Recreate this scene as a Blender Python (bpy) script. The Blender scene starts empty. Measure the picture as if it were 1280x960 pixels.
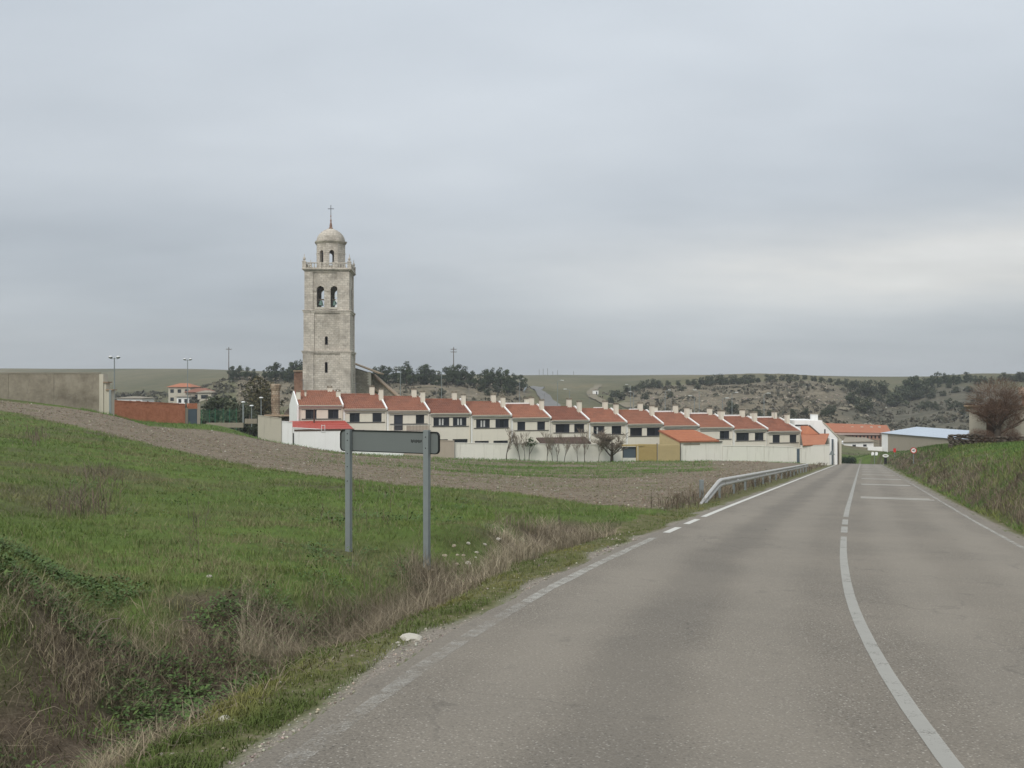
import bpy, bmesh, math, random
import numpy as np
from mathutils import Vector, Matrix, geometry, noise as mnoise

C = bpy.context.scene
R = math.radians
# ------------------------------------------------------------------ camera, sky, sun, exposure
EYE, F = 1.6, 1244.4
cam = bpy.data.cameras.new("camera"); cam.lens = 35; cam.sensor_width = 36
cam.shift_y = 10 / 1280; cam.clip_start = .05; cam.clip_end = 12000
co = bpy.data.objects.new("camera", cam); C.collection.objects.link(co)
co.location = (0, 0, EYE); co.rotation_euler = (R(90), 0, 0); C.camera = co

SUN_EL, SUN_AZ = 42, 202       # azimuth clockwise from +Y: behind the camera, a little to the left
w = bpy.data.worlds.new("World"); C.world = w; w.use_nodes = True
wt = w.node_tree; wt.nodes.clear()
def wn(t, **k):
    n = wt.nodes.new(t)
    for a, b in k.items(): setattr(n, a, b)
    return n
def wl(a, b): wt.links.new(a, b)
def wm(op, a, b=None, c=None):
    n = wn('ShaderNodeMath', operation=op)
    for i, q in enumerate((a, b, c)):
        if q is None: continue
        if isinstance(q, (int, float)): n.inputs[i].default_value = q
        else: wl(q, n.inputs[i])
    return n.outputs[0]
sky = wn('ShaderNodeTexSky'); sky.sky_type = 'NISHITA'; sky.sun_disc = False
sky.sun_elevation = R(SUN_EL); sky.sun_rotation = R(SUN_AZ)
bg1 = wn('ShaderNodeBackground'); bg1.inputs[1].default_value = .08; wl(sky.outputs[0], bg1.inputs[0])
tc = wn('ShaderNodeTexCoord'); sp = wn('ShaderNodeSeparateXYZ'); wl(tc.outputs['Generated'], sp.inputs[0])
zz = wm('MAXIMUM', sp.outputs[2], 0.0)
den = wm('ADD', zz, .19)
cx = wn('ShaderNodeCombineXYZ'); wl(wm('DIVIDE', sp.outputs[0], den), cx.inputs[0]); wl(wm('DIVIDE', sp.outputs[1], den), cx.inputs[1])
def wnoise(scale, detail, off, rough=.5):
    mp = wn('ShaderNodeMapping'); mp.inputs['Location'].default_value = off; mp.inputs['Rotation'].default_value = (0, 0, .25)
    mp.inputs['Scale'].default_value = (.75, 1.15, 1); wl(cx.outputs[0], mp.inputs[0])
    n = wn('ShaderNodeTexNoise'); n.inputs['Scale'].default_value = scale; n.inputs['Detail'].default_value = detail
    n.inputs['Roughness'].default_value = rough; wl(mp.outputs[0], n.inputs['Vector']); return n.outputs[0]
n1 = wnoise(.55, 4, (3.1, 1.7, 0)); n2 = wnoise(1.7, 6, (7.7, 4.2, 2), .58)
cie = wm('MULTIPLY_ADD', zz, 1.05, .505)                       # overcast sky: brighter towards the zenith
cl = wm('ADD', wm('MULTIPLY', n1, .78), wm('MULTIPLY', n2, .17))
cl = wm('ADD', cl, .40)
lum = wm('MULTIPLY', cie, cl)
# a thin bright break in the cloud deck, low on the right
def wdot(v):
    n = wn('ShaderNodeVectorMath', operation='DOT_PRODUCT'); wl(tc.outputs['Generated'], n.inputs[0]); n.inputs[1].default_value = v; return n.outputs['Value']
azd = Vector((math.sin(R(33)), math.cos(R(33)), 0))
ca = wm('MULTIPLY', wm('SUBTRACT', 1.0, wdot(azd)), 11.0)
el = wm('POWER', wm('MULTIPLY', wm('SUBTRACT', sp.outputs[2], .122), 24.0), 2.0)
brk = wm('POWER', 2.718, wm('MULTIPLY', wm('ADD', ca, el), -1.0))
brk = wm('MULTIPLY', brk, wm('MULTIPLY_ADD', n2, .9, .1))
lum2 = wm('MULTIPLY_ADD', brk, .34, lum)
rp = wn('ShaderNodeValToRGB'); wl(wm('MULTIPLY_ADD', brk, 1.3, wm('MULTIPLY', n1, .5)), rp.inputs[0])
rp.color_ramp.elements[0].position = .15; rp.color_ramp.elements[0].color = (.855, .94, 1.03, 1)
rp.color_ramp.elements[1].position = .75; rp.color_ramp.elements[1].color = (1.0, 1.0, .975, 1)
bg2 = wn('ShaderNodeBackground'); wl(rp.outputs[0], bg2.inputs[0]); wl(lum2, bg2.inputs[1])
mx = wn('ShaderNodeMixShader'); mx.inputs[0].default_value = .9; wl(bg1.outputs[0], mx.inputs[1]); wl(bg2.outputs[0], mx.inputs[2])
wo = wn('ShaderNodeOutputWorld'); wl(mx.outputs[0], wo.inputs[0])
sl = bpy.data.lights.new("sun", 'SUN'); sl.energy = 2.0; sl.angle = R(28); sl.color = (1, .965, .91)
so = bpy.data.objects.new("sun", sl); C.collection.objects.link(so)
sd = Vector((math.sin(R(SUN_AZ)) * math.cos(R(SUN_EL)), math.cos(R(SUN_AZ)) * math.cos(R(SUN_EL)), math.sin(R(SUN_EL))))
so.rotation_euler = sd.to_track_quat('Z', 'Y').to_euler(); so.location = (0, -20, 40)
vs = C.view_settings; vs.view_transform = 'Standard'; vs.look = 'None'; vs.exposure = .06; vs.gamma = 1

rnd = random.Random(7); NR = np.random.default_rng(11)
# ------------------------------------------------------------------ object helpers
ORD = 'first second third fourth fifth sixth seventh eighth ninth tenth eleventh twelfth thirteenth fourteenth fifteenth sixteenth seventeenth eighteenth nineteenth twentieth'.split()
def tag(o, label=None, cat=None, group=None, kind=None):
    if label: o['label'] = label
    if cat: o['category'] = cat
    if group: o['group'] = group
    if kind: o['kind'] = kind
    return o
def thing(name, label, cat, loc=(0, 0, 0), rz=0, group=None, scale=None):
    o = bpy.data.objects.new(name, None); C.collection.objects.link(o)
    o.empty_display_size = .3; o.location = loc; o.rotation_euler = (0, 0, rz)
    if scale: o.scale = (scale,) * 3 if isinstance(scale, (int, float)) else scale
    return tag(o, label, cat, group)
def link(name, me, parent=None, loc=None):
    o = bpy.data.objects.new(name, me); C.collection.objects.link(o)
    if parent: o.parent = parent
    if loc: o.location = loc
    return o
def dup(root, loc, rz, label=None, group=None, scale=None):
    def cp(o, par):
        c = o.copy(); C.collection.objects.link(c); c.parent = par
        for ch in list(o.children): cp(ch, c)
        return c
    r = root.copy(); C.collection.objects.link(r)
    for ch in list(root.children): cp(ch, r)
    r.location = loc; r.rotation_euler = (0, 0, rz)
    if scale: r.scale = (scale,) * 3 if isinstance(scale, (int, float)) else scale
    if label: r['label'] = label
    if group: r['group'] = group
    return r
class MB:
    def __init__(s): s.v = []; s.f = []; s.m = []
    def add(s, vs, fs, m=0):
        b = len(s.v); s.v += [tuple(p) for p in vs]; s.f += [tuple(i + b for i in f) for f in fs]; s.m += [m] * len(fs); return s
    def box(s, x0, x1, y0, y1, z0, z1, m=0):
        return s.add([(x0,y0,z0),(x1,y0,z0),(x1,y1,z0),(x0,y1,z0),(x0,y0,z1),(x1,y0,z1),(x1,y1,z1),(x0,y1,z1)],
              [(0,3,2,1),(4,5,6,7),(0,1,5,4),(1,2,6,5),(2,3,7,6),(3,0,4,7)], m)
    def cbox(s, x, y, z, a, b, c, m=0): return s.box(x-a/2, x+a/2, y-b/2, y+b/2, z, z+c, m)
    def frus(s, x, y, z0, z1, a0, b0, a1, b1, m=0):
        vs = [(x+i*a0/2, y+j*b0/2, z0) for i, j in ((-1,-1),(1,-1),(1,1),(-1,1))] + [(x+i*a1/2, y+j*b1/2, z1) for i, j in ((-1,-1),(1,-1),(1,1),(-1,1))]
        return s.add(vs, [(0,3,2,1),(4,5,6,7),(0,1,5,4),(1,2,6,5),(2,3,7,6),(3,0,4,7)], m)
    def tube(s, pts, rad, n=6, m=0, cap=True):
        pts = [Vector(p) for p in pts]; b = len(s.v)
        if not hasattr(rad, '__len__'): rad = [rad] * len(pts)
        for i, p in enumerate(pts):
            d = (pts[min(i+1, len(pts)-1)] - pts[max(i-1, 0)]).normalized()
            u = d.cross(Vector((0, 0, 1))) if abs(d.z) < .95 else d.cross(Vector((1, 0, 0)))
            u.normalize(); q = d.cross(u)
            for k in range(n):
                a = 2*math.pi*k/n; s.v.append(tuple(p + (u*math.cos(a) + q*math.sin(a)) * rad[i]))
        for i in range(len(pts)-1):
            for k in range(n):
                s.f.append((b+i*n+k, b+i*n+(k+1) % n, b+(i+1)*n+(k+1) % n, b+(i+1)*n+k)); s.m.append(m)
        if cap and n > 2:
            s.f.append(tuple(b+k for k in range(n))[::-1]); s.m.append(m)
            s.f.append(tuple(b+(len(pts)-1)*n+k for k in range(n))); s.m.append(m)
        return s
    def lathe(s, prof, n=16, cx=0, cy=0, m=0, off=0):
        b = len(s.v)
        for r_, z in prof:
            for k in range(n):
                a = 2*math.pi*(k+off)/n; s.v.append((cx+r_*math.cos(a), cy+r_*math.sin(a), z))
        for i in range(len(prof)-1):
            for k in range(n):
                s.f.append((b+i*n+k, b+i*n+(k+1) % n, b+(i+1)*n+(k+1) % n, b+(i+1)*n+k)); s.m.append(m)
        s.f.append(tuple(b+k for k in range(n))[::-1]); s.m.append(m)
        s.f.append(tuple(b+(len(prof)-1)*n+k for k in range(n))); s.m.append(m)
        return s
    def plate(s, outer, holes, y0, y1, m=0):
        """upright plate in the x-z plane, y0 (front) to y1 (back), with holes"""
        loops = [outer] + list(holes); pts = [p for l in loops for p in l]
        tris = geometry.tessellate_polygon([[Vector((p[0], p[1], 0)) for p in l] for l in loops])
        b = len(s.v); n = len(pts)
        s.v += [(p[0], y0, p[1]) for p in pts] + [(p[0], y1, p[1]) for p in pts]
        for t in tris:
            a, c, d = [Vector(pts[i]) for i in t]
            cr = (c-a).x*(d-a).y - (c-a).y*(d-a).x
            t = t if cr > 0 else t[::-1]
            s.f.append(tuple(b+i for i in t)); s.f.append(tuple(b+n+i for i in t[::-1])); s.m += [m, m]
        k = 0
        for l in loops:
            for i in range(len(l)):
                j = (i+1) % len(l); s.f.append((b+k+i, b+k+j, b+n+k+j, b+n+k+i)); s.m.append(m)
            k += len(l)
        return s
    def mesh(s, name, mats, smooth=False, fix=True):
        me = bpy.data.meshes.new(name); me.from_pydata(s.v, [], s.f)
        mats = mats if isinstance(mats, (list, tuple)) else [mats]
        for q in mats: me.materials.append(q)
        if len(mats) > 1: me.polygons.foreach_set('material_index', s.m)
        if fix:
            bm = bmesh.new(); bm.from_mesh(me); bmesh.ops.recalc_face_normals(bm, faces=bm.faces); bm.to_mesh(me); bm.free()
        if smooth: me.polygons.foreach_set('use_smooth', [True]*len(me.polygons))
        me.update(); return me
    def build(s, name, mats, parent=None, smooth=False, fix=True): return link(name, s.mesh(name, mats, smooth, fix), parent)
def arch(x, w_, z0, zt, n=10):
    """arched opening outline"""
    r_ = w_/2; zs = zt-r_
    return [(x-r_, z0), (x+r_, z0)] + [(x+r_*math.cos(math.pi*i/n), zs+r_*math.sin(math.pi*i/n)) for i in range(n+1)]
def rect(x0, x1, z0, z1): return [(x0, z0), (x1, z0), (x1, z1), (x0, z1)]
def fastmesh(name, V, Fc, mat, colors=None, smooth=False):
    """numpy triangles -> mesh"""
    me = bpy.data.meshes.new(name); V = np.asarray(V, np.float32); Fc = np.asarray(Fc, np.int32)
    k = Fc.shape[1]
    me.vertices.add(len(V)); me.vertices.foreach_set('co', V.ravel())
    me.loops.add(Fc.size); me.loops.foreach_set('vertex_index', Fc.ravel())
    me.polygons.add(len(Fc)); me.polygons.foreach_set('loop_start', np.arange(0, Fc.size, k, dtype=np.int32))
    me.materials.append(mat)
    if colors is not None:
        a = me.color_attributes.new('tint', 'FLOAT_COLOR', 'POINT')
        a.data.foreach_set('color', np.c_[colors, np.ones(len(colors))].astype(np.float32).ravel())
    if smooth: me.polygons.foreach_set('use_smooth', np.ones(len(Fc), bool))
    me.update(); me.validate(); return me

# ------------------------------------------------------------------ material helpers
class NT:
    def __init__(s, name, rough=.9, spec=.25):
        s.mat = bpy.data.materials.new(name); s.mat.use_nodes = True; s.t = s.mat.node_tree
        s.b = s.t.nodes['Principled BSDF']; s.out = s.t.nodes['Material Output']
        s.b.inputs['Roughness'].default_value = rough; s.b.inputs['Specular IOR Level'].default_value = spec
        s.tc = s.t.nodes.new('ShaderNodeTexCoord'); s.vec = s.tc.outputs['Object']
    def n(s, t, **k):
        q = s.t.nodes.new(t)
        for a, b in k.items(): setattr(q, a, b)
        return q
    def put(s, sock, v):
        if v is None: return
        if isinstance(v, bpy.types.NodeSocket): s.t.links.new(v, sock)
        elif isinstance(v, (tuple, list)) and sock.type == 'RGBA': sock.default_value = (*v[:3], 1)
        else: sock.default_value = v
    def map(s, scale=(1, 1, 1), loc=(0, 0, 0), rot=(0, 0, 0), vec=None):
        m = s.n('ShaderNodeMapping'); s.put(m.inputs[0], vec or s.vec)
        m.inputs['Scale'].default_value = scale; m.inputs['Location'].default_value = loc; m.inputs['Rotation'].default_value = rot
        return m.outputs[0]
    def noise(s, scale, detail=4, rough=.55, vec=None, dist=0):
        q = s.n('ShaderNodeTexNoise'); s.put(q.inputs['Vector'], vec or s.vec); q.inputs['Scale'].default_value = scale
        q.inputs['Detail'].default_value = detail; q.inputs['Roughness'].default_value = rough; q.inputs['Distortion'].default_value = dist
        return q.outputs[0]
    def voro(s, scale, vec=None, feature='F1', out=0):
        q = s.n('ShaderNodeTexVoronoi', feature=feature); s.put(q.inputs['Vector'], vec or s.vec); q.inputs['Scale'].default_value = scale
        return q.outputs[out]
    def ramp(s, f, *st):
        q = s.n('ShaderNodeValToRGB'); s.put(q.inputs[0], f); e = q.color_ramp.elements
        while len(e) < len(st): e.new(.5)
        for i, (p, c) in enumerate(st):
            e[i].position = p; e[i].color = (*c, 1) if hasattr(c, '__len__') else (c, c, c, 1)
        return q.outputs[0]
    def step(s, f, a, b): 
        q = s.n('ShaderNodeMapRange', interpolation_type='SMOOTHSTEP'); s.put(q.inputs[0], f)
        q.inputs[1].default_value = a; q.inputs[2].default_value = b; return q.outputs[0]
    def mix(s, f, a, b, mode='MIX'):
        q = s.n('ShaderNodeMix', data_type='RGBA', blend_type=mode); s.put(q.inputs[0], f); s.put(q.inputs[6], a); s.put(q.inputs[7], b); return q.outputs[2]
    def math(s, op, a, b=None, c=None):
        q = s.n('ShaderNodeMath', operation=op)
        for i, x in enumerate((a, b, c)): s.put(q.inputs[i], x)
        return q.outputs[0]
    def attr(s, name):
        q = s.n('ShaderNodeAttribute'); q.attribute_name = name; return q
    def bump(s, h, strength=.4, dist=.02):
        q = s.n('ShaderNodeBump'); q.inputs['Strength'].default_value = strength; q.inputs['Distance'].default_value = dist
        s.put(q.inputs['Height'], h); s.put(s.b.inputs['Normal'], q.outputs[0])
    def col(s, c): s.put(s.b.inputs['Base Color'], c); return s.mat
    def orand(s):
        return s.n('ShaderNodeObjectInfo').outputs['Random']
def plain(name, c, rough=.7, spec=.3, var=.18, scale=3.0, metal=0, bump=0):
    t = NT(name, rough, spec); t.b.inputs['Metallic'].default_value = metal
    f = t.noise(scale, 5, .6)
    k = t.mix(f, tuple(x*(1-var) for x in c), tuple(min(1, x*(1+var)) for x in c))
    if bump: t.bump(t.noise(scale*4, 4), bump)
    return t.col(k)
def render_wall(name, c, stain=(.35, .31, .26), amt=.5):
    """painted render with weather streaks and grime"""
    t = NT(name, .9, .15)
    a = t.noise(.6, 5, .6); st = t.noise(1.0, 5, .65, t.map((2.2, 2.2, .22)))
    k = t.mix(a, tuple(x*.9 for x in c), tuple(min(1, x*1.06) for x in c))
    k = t.mix(t.math('MULTIPLY', t.step(st, .5, .8), amt), k, stain)
    k = t.mix(t.math('MULTIPLY', t.noise(9, 3), .12), k, tuple(x*.6 for x in c))
    t.bump(t.noise(20, 4), .15, .01); return t.col(k)
def foliage(name, a, b, c=None, rough=.8):
    t = NT(name, rough, .15); g = t.n('ShaderNodeNewGeometry'); 
    f = t.math('ADD', t.math('MULTIPLY', g.outputs['Random Per Island'], .6), t.math('MULTIPLY', t.noise(.55, 3), .4))
    k = t.ramp(f, (.15, a), (.55, b), (.9, c or tuple(x*1.5 for x in b)))
    k = t.mix(t.math('MULTIPLY', t.orand(), .35), k, tuple(x*.6 for x in a)); return t.col(k)
def tile_mat(name, a, b, dark, lichen=.25):
    t = NT(name, .85, .2)
    rows = t.n('ShaderNodeTexVoronoi'); t.put(rows.inputs['Vector'], t.map((4.2, 2.6, .4))); rows.inputs['Scale'].default_value = 1
    k = t.mix(rows.outputs['Color'], a, b); 
    k = t.mix(t.step(t.noise(.7, 5, .65), .42, .75), k, dark)
    k = t.mix(t.math('MULTIPLY', t.step(t.noise(3.0, 5, .7), .55, .75), lichen), k, (.22, .2, .15))
    k = t.mix(t.math('MULTIPLY', t.step(t.noise(.9, 5, .7, t.map((1.6, .35, .35), (1, 3, 7))), .5, .72), .45), k, tuple(x*.62 for x in dark))
    k = t.mix(t.math('MULTIPLY', t.orand(), .55), k, tuple(x*.9 for x in dark)); k = t.mix(t.math('MULTIPLY', t.math('FRACT', t.math('MULTIPLY', t.orand(), 7.31)), .35), k, (b[0]*1.15, b[1]*1.3, b[2]*1.25))
    t.bump(t.noise(14, 3), .3, .02); return t.col(k)

M = {}
M['cream'] = render_wall('cream_render', (.70, .65, .55), (.46, .42, .34), .35)
M['white'] = render_wall('white_render', (.84, .83, .80), (.5, .47, .42), .3)
M['panel'] = render_wall('pale_panel_render', (.70, .65, .54), (.46, .41, .33), .3)
M['yard_white'] = render_wall('yard_wall_render', (.74, .71, .63), (.40, .36, .29), .55)
M['beige'] = render_wall('beige_render', (.50, .46, .37), (.3, .27, .22), .5)
M['oldwall'] = None
M['concrete'] = render_wall('concrete', (.27, .235, .18), (.165, .14, .105), .65)
t = NT('mottled_old_wall', .95, .1)
k = t.ramp(t.noise(.55, 6, .7), (.32, (.15, .128, .098)), (.5, (.235, .205, .158)), (.68, (.315, .28, .22)))
k = t.mix(t.math('MULTIPLY', t.step(t.noise(1.6, 5, .7, t.map((1.4, 1.4, .4), (3, 1, 8))), .52, .7), .5), k, (.12, .10, .078))
k = t.mix(t.math('MULTIPLY', t.step(t.noise(3.5, 4, .7), .58, .7), .4), k, (.36, .33, .27)); t.bump(t.noise(8, 5, .7), .5, .03); M['oldwall'] = t.col(k)
M['pinkblock'] = render_wall('pinkish_block', (.42, .35, .28), (.28, .23, .18), .4)
M['tile'] = tile_mat('terracotta_tile', (.235, .088, .054), (.31, .132, .082), (.155, .066, .045))
M['orange_tile'] = tile_mat('orange_tile', (.34, .118, .062), (.41, .165, .088), (.28, .10, .06), .15)
M['old_tile'] = tile_mat('weathered_tile', (.32, .21, .14), (.40, .29, .2), (.22, .16, .115), .6)
M['redsheet'] = plain('red_sheet_roof', (.36, .065, .045), .6, .3, .12, 2)
M['glass'] = plain('window_glass', (.018, .021, .026), .12, .5, .2, 1)
M['shutter'] = plain('grey_shutter', (.034, .039, .05), .55, .3, .2, 5)
M['darkline'] = plain('dark_iron', (.04, .035, .033), .6, .3, .2, 5)
M['curtain'] = plain('curtain', (.5, .5, .48), .9, .1, .15, 4)
M['galv'] = plain('galvanised_steel', (.235, .258, .255), .55, .4, .13, 7, .35)
M['signback'] = plain('sign_back_paint', (.14, .154, .147), .5, .4, .07, 2.5)
M['rail'] = plain('guardrail_steel', (.47, .455, .42), .5, .4, .2, 1.2, .3)
M['rim'] = plain('black_rubber_rim', (.012, .013, .013), .6, .3)
M['rust'] = plain('brown_rust', (.09, .06, .045), .85, .2, .35, 3)
M['gateblue'] = plain('grey_blue_gate', (.085, .11, .13), .6, .3, .15, 2)
M['greenwire'] = plain('green_paint', (.03, .115, .06), .55, .3, .15, 3)
M['yellowmetal'] = plain('ochre_sheet', (.42, .31, .13), .65, .3, .15, 1.2)
M['tanmetal'] = plain('tan_sheet', (.47, .37, .2), .7, .25, .15, 1.2)
M['hangarroof'] = plain('grey_sheet_roof', (.40, .45, .50), .5, .35, .14, .25)
M['hangarwall'] = render_wall('hangar_wall', (.34, .30, .235), (.24, .2, .15), .5)
M['wood'] = plain('wood_pole', (.12, .095, .07), .85, .2, .3, 2)
M['lampwhite'] = plain('lamp_white', (.66, .66, .64), .4, .4, .05)
M['paintwhite'] = plain('sign_white', (.82, .82, .8), .45, .4, .05)
M['paintred'] = plain('sign_red', (.5, .03, .025), .45, .4, .1)
M['paintblack'] = plain('sign_black', (.012, .012, .012), .5, .4, .1)
M['bronze'] = plain('green_bronze', (.10, .17, .14), .6, .4, .25, 4)
M['bark'] = plain('bark', (.085, .07, .055), .95, .1, .35, 9, 0, .5)
M['bark2'] = plain('pale_bark', (.21, .17, .13), .95, .1, .35, 9, 0, .5)
M['twig'] = plain('reddish_twig', (.15, .098, .07), .95, .1, .35, 2)
M['pine'] = foliage('pine_needles', (.03, .042, .022), (.055, .074, .036), (.10, .115, .06))
M['holm'] = foliage('holm_oak_leaves', (.038, .046, .026), (.066, .078, .042), (.11, .115, .068))
M['cypress'] = foliage('olive_brown_needles', (.05, .052, .026), (.095, .085, .042), (.15, .12, .065))
M['hedge'] = foliage('hedge_leaves', (.012, .022, .014), (.02, .035, .02), (.04, .05, .03))
M['scrub'] = foliage('scrub_leaves', (.045, .046, .03), (.085, .078, .052), (.14, .12, .08))
M['stone'] = plain('limestone', (.40, .34, .25), .9, .2, .25, 6, 0, .5)
M['palestone'] = plain('pale_limestone', (.50, .465, .39), .9, .2, .2, 9, 0, .5)
def stone_wall_mat(name, a, b, mortar, bw=.62, rh=.34):
    t = NT(name, .95, .12)
    g = t.n('ShaderNodeNewGeometry'); sx = t.n('ShaderNodeSeparateXYZ'); t.put(sx.inputs[0], t.vec)
    u = t.math('ADD', sx.outputs[0], sx.outputs[1]); cb = t.n('ShaderNodeCombineXYZ'); t.put(cb.inputs[0], u); t.put(cb.inputs[1], sx.outputs[2])
    br = t.n('ShaderNodeTexBrick'); t.put(br.inputs['Vector'], cb.outputs[0]); br.inputs['Scale'].default_value = 1
    br.inputs['Brick Width'].default_value = bw; br.inputs['Row Height'].default_value = rh; br.inputs['Mortar Size'].default_value = .025
    br.inputs['Color1'].default_value = (*a, 1); br.inputs['Color2'].default_value = (*b, 1); br.inputs['Mortar'].default_value = (*mortar, 1)
    k = t.mix(t.step(t.noise(.45, 6, .7), .42, .72), br.outputs[0], tuple(x*.6 for x in a))
    k = t.mix(t.math('MULTIPLY', t.step(t.noise(2.6, 4, .7), .52, .68), .5), k, tuple(x*.5 for x in a))
    k = t.mix(t.math('MULTIPLY', t.step(t.noise(1, 4, .7, t.map((1.5, 1.5, .2), (4, 2, 7))), .55, .75), .3), k, (.62, .58, .5))
    t.bump(t.math('ADD', br.outputs[1], t.noise(7, 4)), .5, .04); return t.col(k)
M['tower'] = stone_wall_mat('tower_limestone', (.475, .425, .355), (.615, .56, .485), (.345, .305, .255))
M['tower2'] = stone_wall_mat('tower_dressed_stone', (.515, .46, .39), (.635, .58, .50), (.385, .34, .285), .8, .4)
M['nave'] = stone_wall_mat('church_rubble', (.28, .25, .2), (.42, .38, .3), (.2, .18, .14), .5, .3)
M['drystone'] = stone_wall_mat('dry_stone', (.10, .082, .065), (.22, .18, .14), (.04, .034, .028), .45, .22)
M['ruin'] = stone_wall_mat('ruin_rubble', (.30, .21, .14), (.42, .34, .25), (.18, .13, .09), .4, .3)
M['brick'] = stone_wall_mat('orange_brick', (.50, .165, .085), (.58, .21, .11), (.46, .2, .12), .26, .075)
M['oldbrick'] = stone_wall_mat('old_brick', (.22, .12, .08), (.34, .2, .14), (.2, .14, .1), .5, .2)

# ------------------------------------------------------------------ the lie of the land
def vnoise(x, y, seed=0):
    xi = np.floor(x).astype(np.int64); yi = np.floor(y).astype(np.int64); fx = x-xi; fy = y-yi
    fx = fx*fx*(3-2*fx); fy = fy*fy*(3-2*fy)
    def h(a, b):
        n = (a*374761393 + b*668265263 + seed*2147483647 + 1013904223) & 0xffffffff
        n = ((n ^ (n >> 13))*1274126177) & 0xffffffff
        return ((n ^ (n >> 16)) & 0xffff)/65535.0
    return (h(xi, yi)*(1-fx)+h(xi+1, yi)*fx)*(1-fy)+(h(xi, yi+1)*(1-fx)+h(xi+1, yi+1)*fx)*fy
def fbm(x, y, o=4, seed=0):
    s_ = 0; a = .5; t = 0
    for i in range(o):
        s_ = s_+a*vnoise(x, y, seed+i); t += a; a *= .5; x = x*2.03+13.1; y = y*2.03+7.7
    return s_/t
def sstep(x, a, b):
    t = np.clip((x-a)/(b-a), 0, 1); return t*t*(3-2*t)
# road centre line
_Y = np.linspace(-60, 260, 1281)
_S = np.interp(_Y, [-60, 0, 5, 8, 12, 17, 30, 165, 178, 200, 230, 260], [.05, .135, .2, .255, .31, .335, .352, .353, .25, -.5, -1.2, -1.3])
_X = np.concatenate([[0], np.cumsum((_S[1:]+_S[:-1])/2*np.diff(_Y))]); _X += 2.26-np.interp(5.13, _Y, _X)
def road_x(y): return np.interp(y, _Y, _X)
def road_s(y): return np.interp(y, _Y, _S)
def road_z(y): y = np.asarray(y, float); return -.0625*y-np.where(y > 165, (y-165)*.035, 0)
L_EDGE, R_EDGE = -3.5, 3.3
def road_pt(y, o, dz=0):
    s_ = float(road_s(y)); q = 1/math.sqrt(1+s_*s_)
    return (float(road_x(y))+o*q, y-o*s_*q, float(road_z(y))+dz)
def road_off(X, Y):
    o = X*0
    yy = Y.copy()
    for _ in range(3):
        s_ = road_s(yy); q = 1/np.sqrt(1+s_*s_)
        o = ((X-road_x(yy))*1 - (Y-yy)*s_)*q
        yy = Y+o*s_*q
    return o, yy
ctl = [  # column, row as measured, distance
 (-300,485,84),(-300,540,40),(-300,590,18),(-200,690,9),(0,706,8.2),(0,650,15),(0,600,22),(0,560,33),(0,530,47),(0,512,60),(0,504,70),(0,498,84),(0,498,120),
 (137,690,13),(137,610,24),(137,570,36),(137,541,52),(137,528,68),(137,518,83),(140,522,113),(248,530,118),(190,534,95),
 (320,640,20),(320,600,32),(320,583,42),(320,567,65),(320,555,95),(325,549,118),(366,556,119.5),(280,533,125),
 (438,689,15.2),(535,700,14.5),(482,660,17.5),(482,640,20),(482,603,36),(482,581,70),(482,570,112),(500,570,121),
 (640,660,18),(640,638,25),(640,616,33),(640,597,60),(640,585,95),(640,575,125),(560,573,123),
 (800,640,26.5),(800,612,45),(800,592,85),(800,577,131),(900,603,50),(900,585,95),(900,577.5,136),(1000,579,140),(960,590,80),
 (1280,592,30),(1280,568,40),(1280,561,50),(1280,556,65),(1225,566,62),(1225,558,74),(1225,557,90),(1400,560,30),(1400,548,60),(1600,520,60),
 (1190,600,50),(1190,579,60),(1190,566,72),(1190,559,80),(1190,557,95),(1190,558,120),(1150,573,90),(1150,565,105),(1150,560.5,120),(1130,571,125),(1130,564.5,145),(1110,570,165),(1100,566,185),(1280,557,110),(1400,545,110),
 (1040,572,215),(1060,574,200),(1075,570,218),(1090,568,212),(1120,566,230),(1180,563,230)]
ctl_xyz = [((a-640)/F*d, d, EYE+(490-b)/F*d) for a, b, d in ctl]
ctl_xyz += [(-30, 140, -6.4), (0, 150, -9), (40, 165, -11), (-35, 172, -6.6), (0, 190, -9.5), (40, 205, -11.5), (-70, 150, -3.2), (-75, 200, -4)]
far = [ # hills: column, row, distance
 (-500,500,250),(-500,470,520),(-500,458,760),(0,506,240),(0,496,340),(0,476,540),(0,460.5,760),(150,510,240),(150,503,340),(150,478,560),(150,461,760),
 (230,508,300),(230,500,350),(230,474,520),(230,461.5,700),(300,512,250),(300,496,300),(300,480,330),(300,473,360),(300,470,480),(300,463,720),
 (400,505,250),(400,490,300),(400,478,330),(400,475,365),(400,474,520),(400,466,760),
 (500,512,250),(500,497,290),(500,481,330),(500,476.5,360),(500,475,520),(500,468,780),
 (590,516,250),(590,505,285),(590,485,330),(590,477,360),(590,475,520),(590,468,800),
 (640,518,250),(640,508,290),(640,494,330),(640,483,360),(640,480,520),(640,469,820),
 (700,520,250),(700,512,300),(700,499,370),(700,490,440),(700,480,560),(700,468.5,850),
 (760,522,250),(760,514,310),(760,500,390),(760,488,460),(760,478,580),(760,469,850),
 (840,528,250),(840,517,300),(840,503,350),(840,486,400),(840,479,430),(840,468.5,800),
 (930,532,250),(930,522,300),(930,502,350),(930,484,390),(930,478,420),(930,469,760),
 (1040,536,260),(1040,524,300),(1040,503,350),(1040,486,390),(1040,478,420),(1040,470,700),
 (1115,540,270),(1115,531,320),(1115,516,370),(1115,496,430),(1115,480,490),(1115,471,640),
 (1180,542,270),(1180,530,310),(1180,508,360),(1180,488,400),(1180,476,430),(1180,470,620),
 (1280,542,270),(1280,528,310),(1280,508,360),(1280,488,400),(1280,476,430),(1280,469,600),
 (1700,535,270),(1700,505,360),(1700,476,430),(1700,466,620)]
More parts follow.
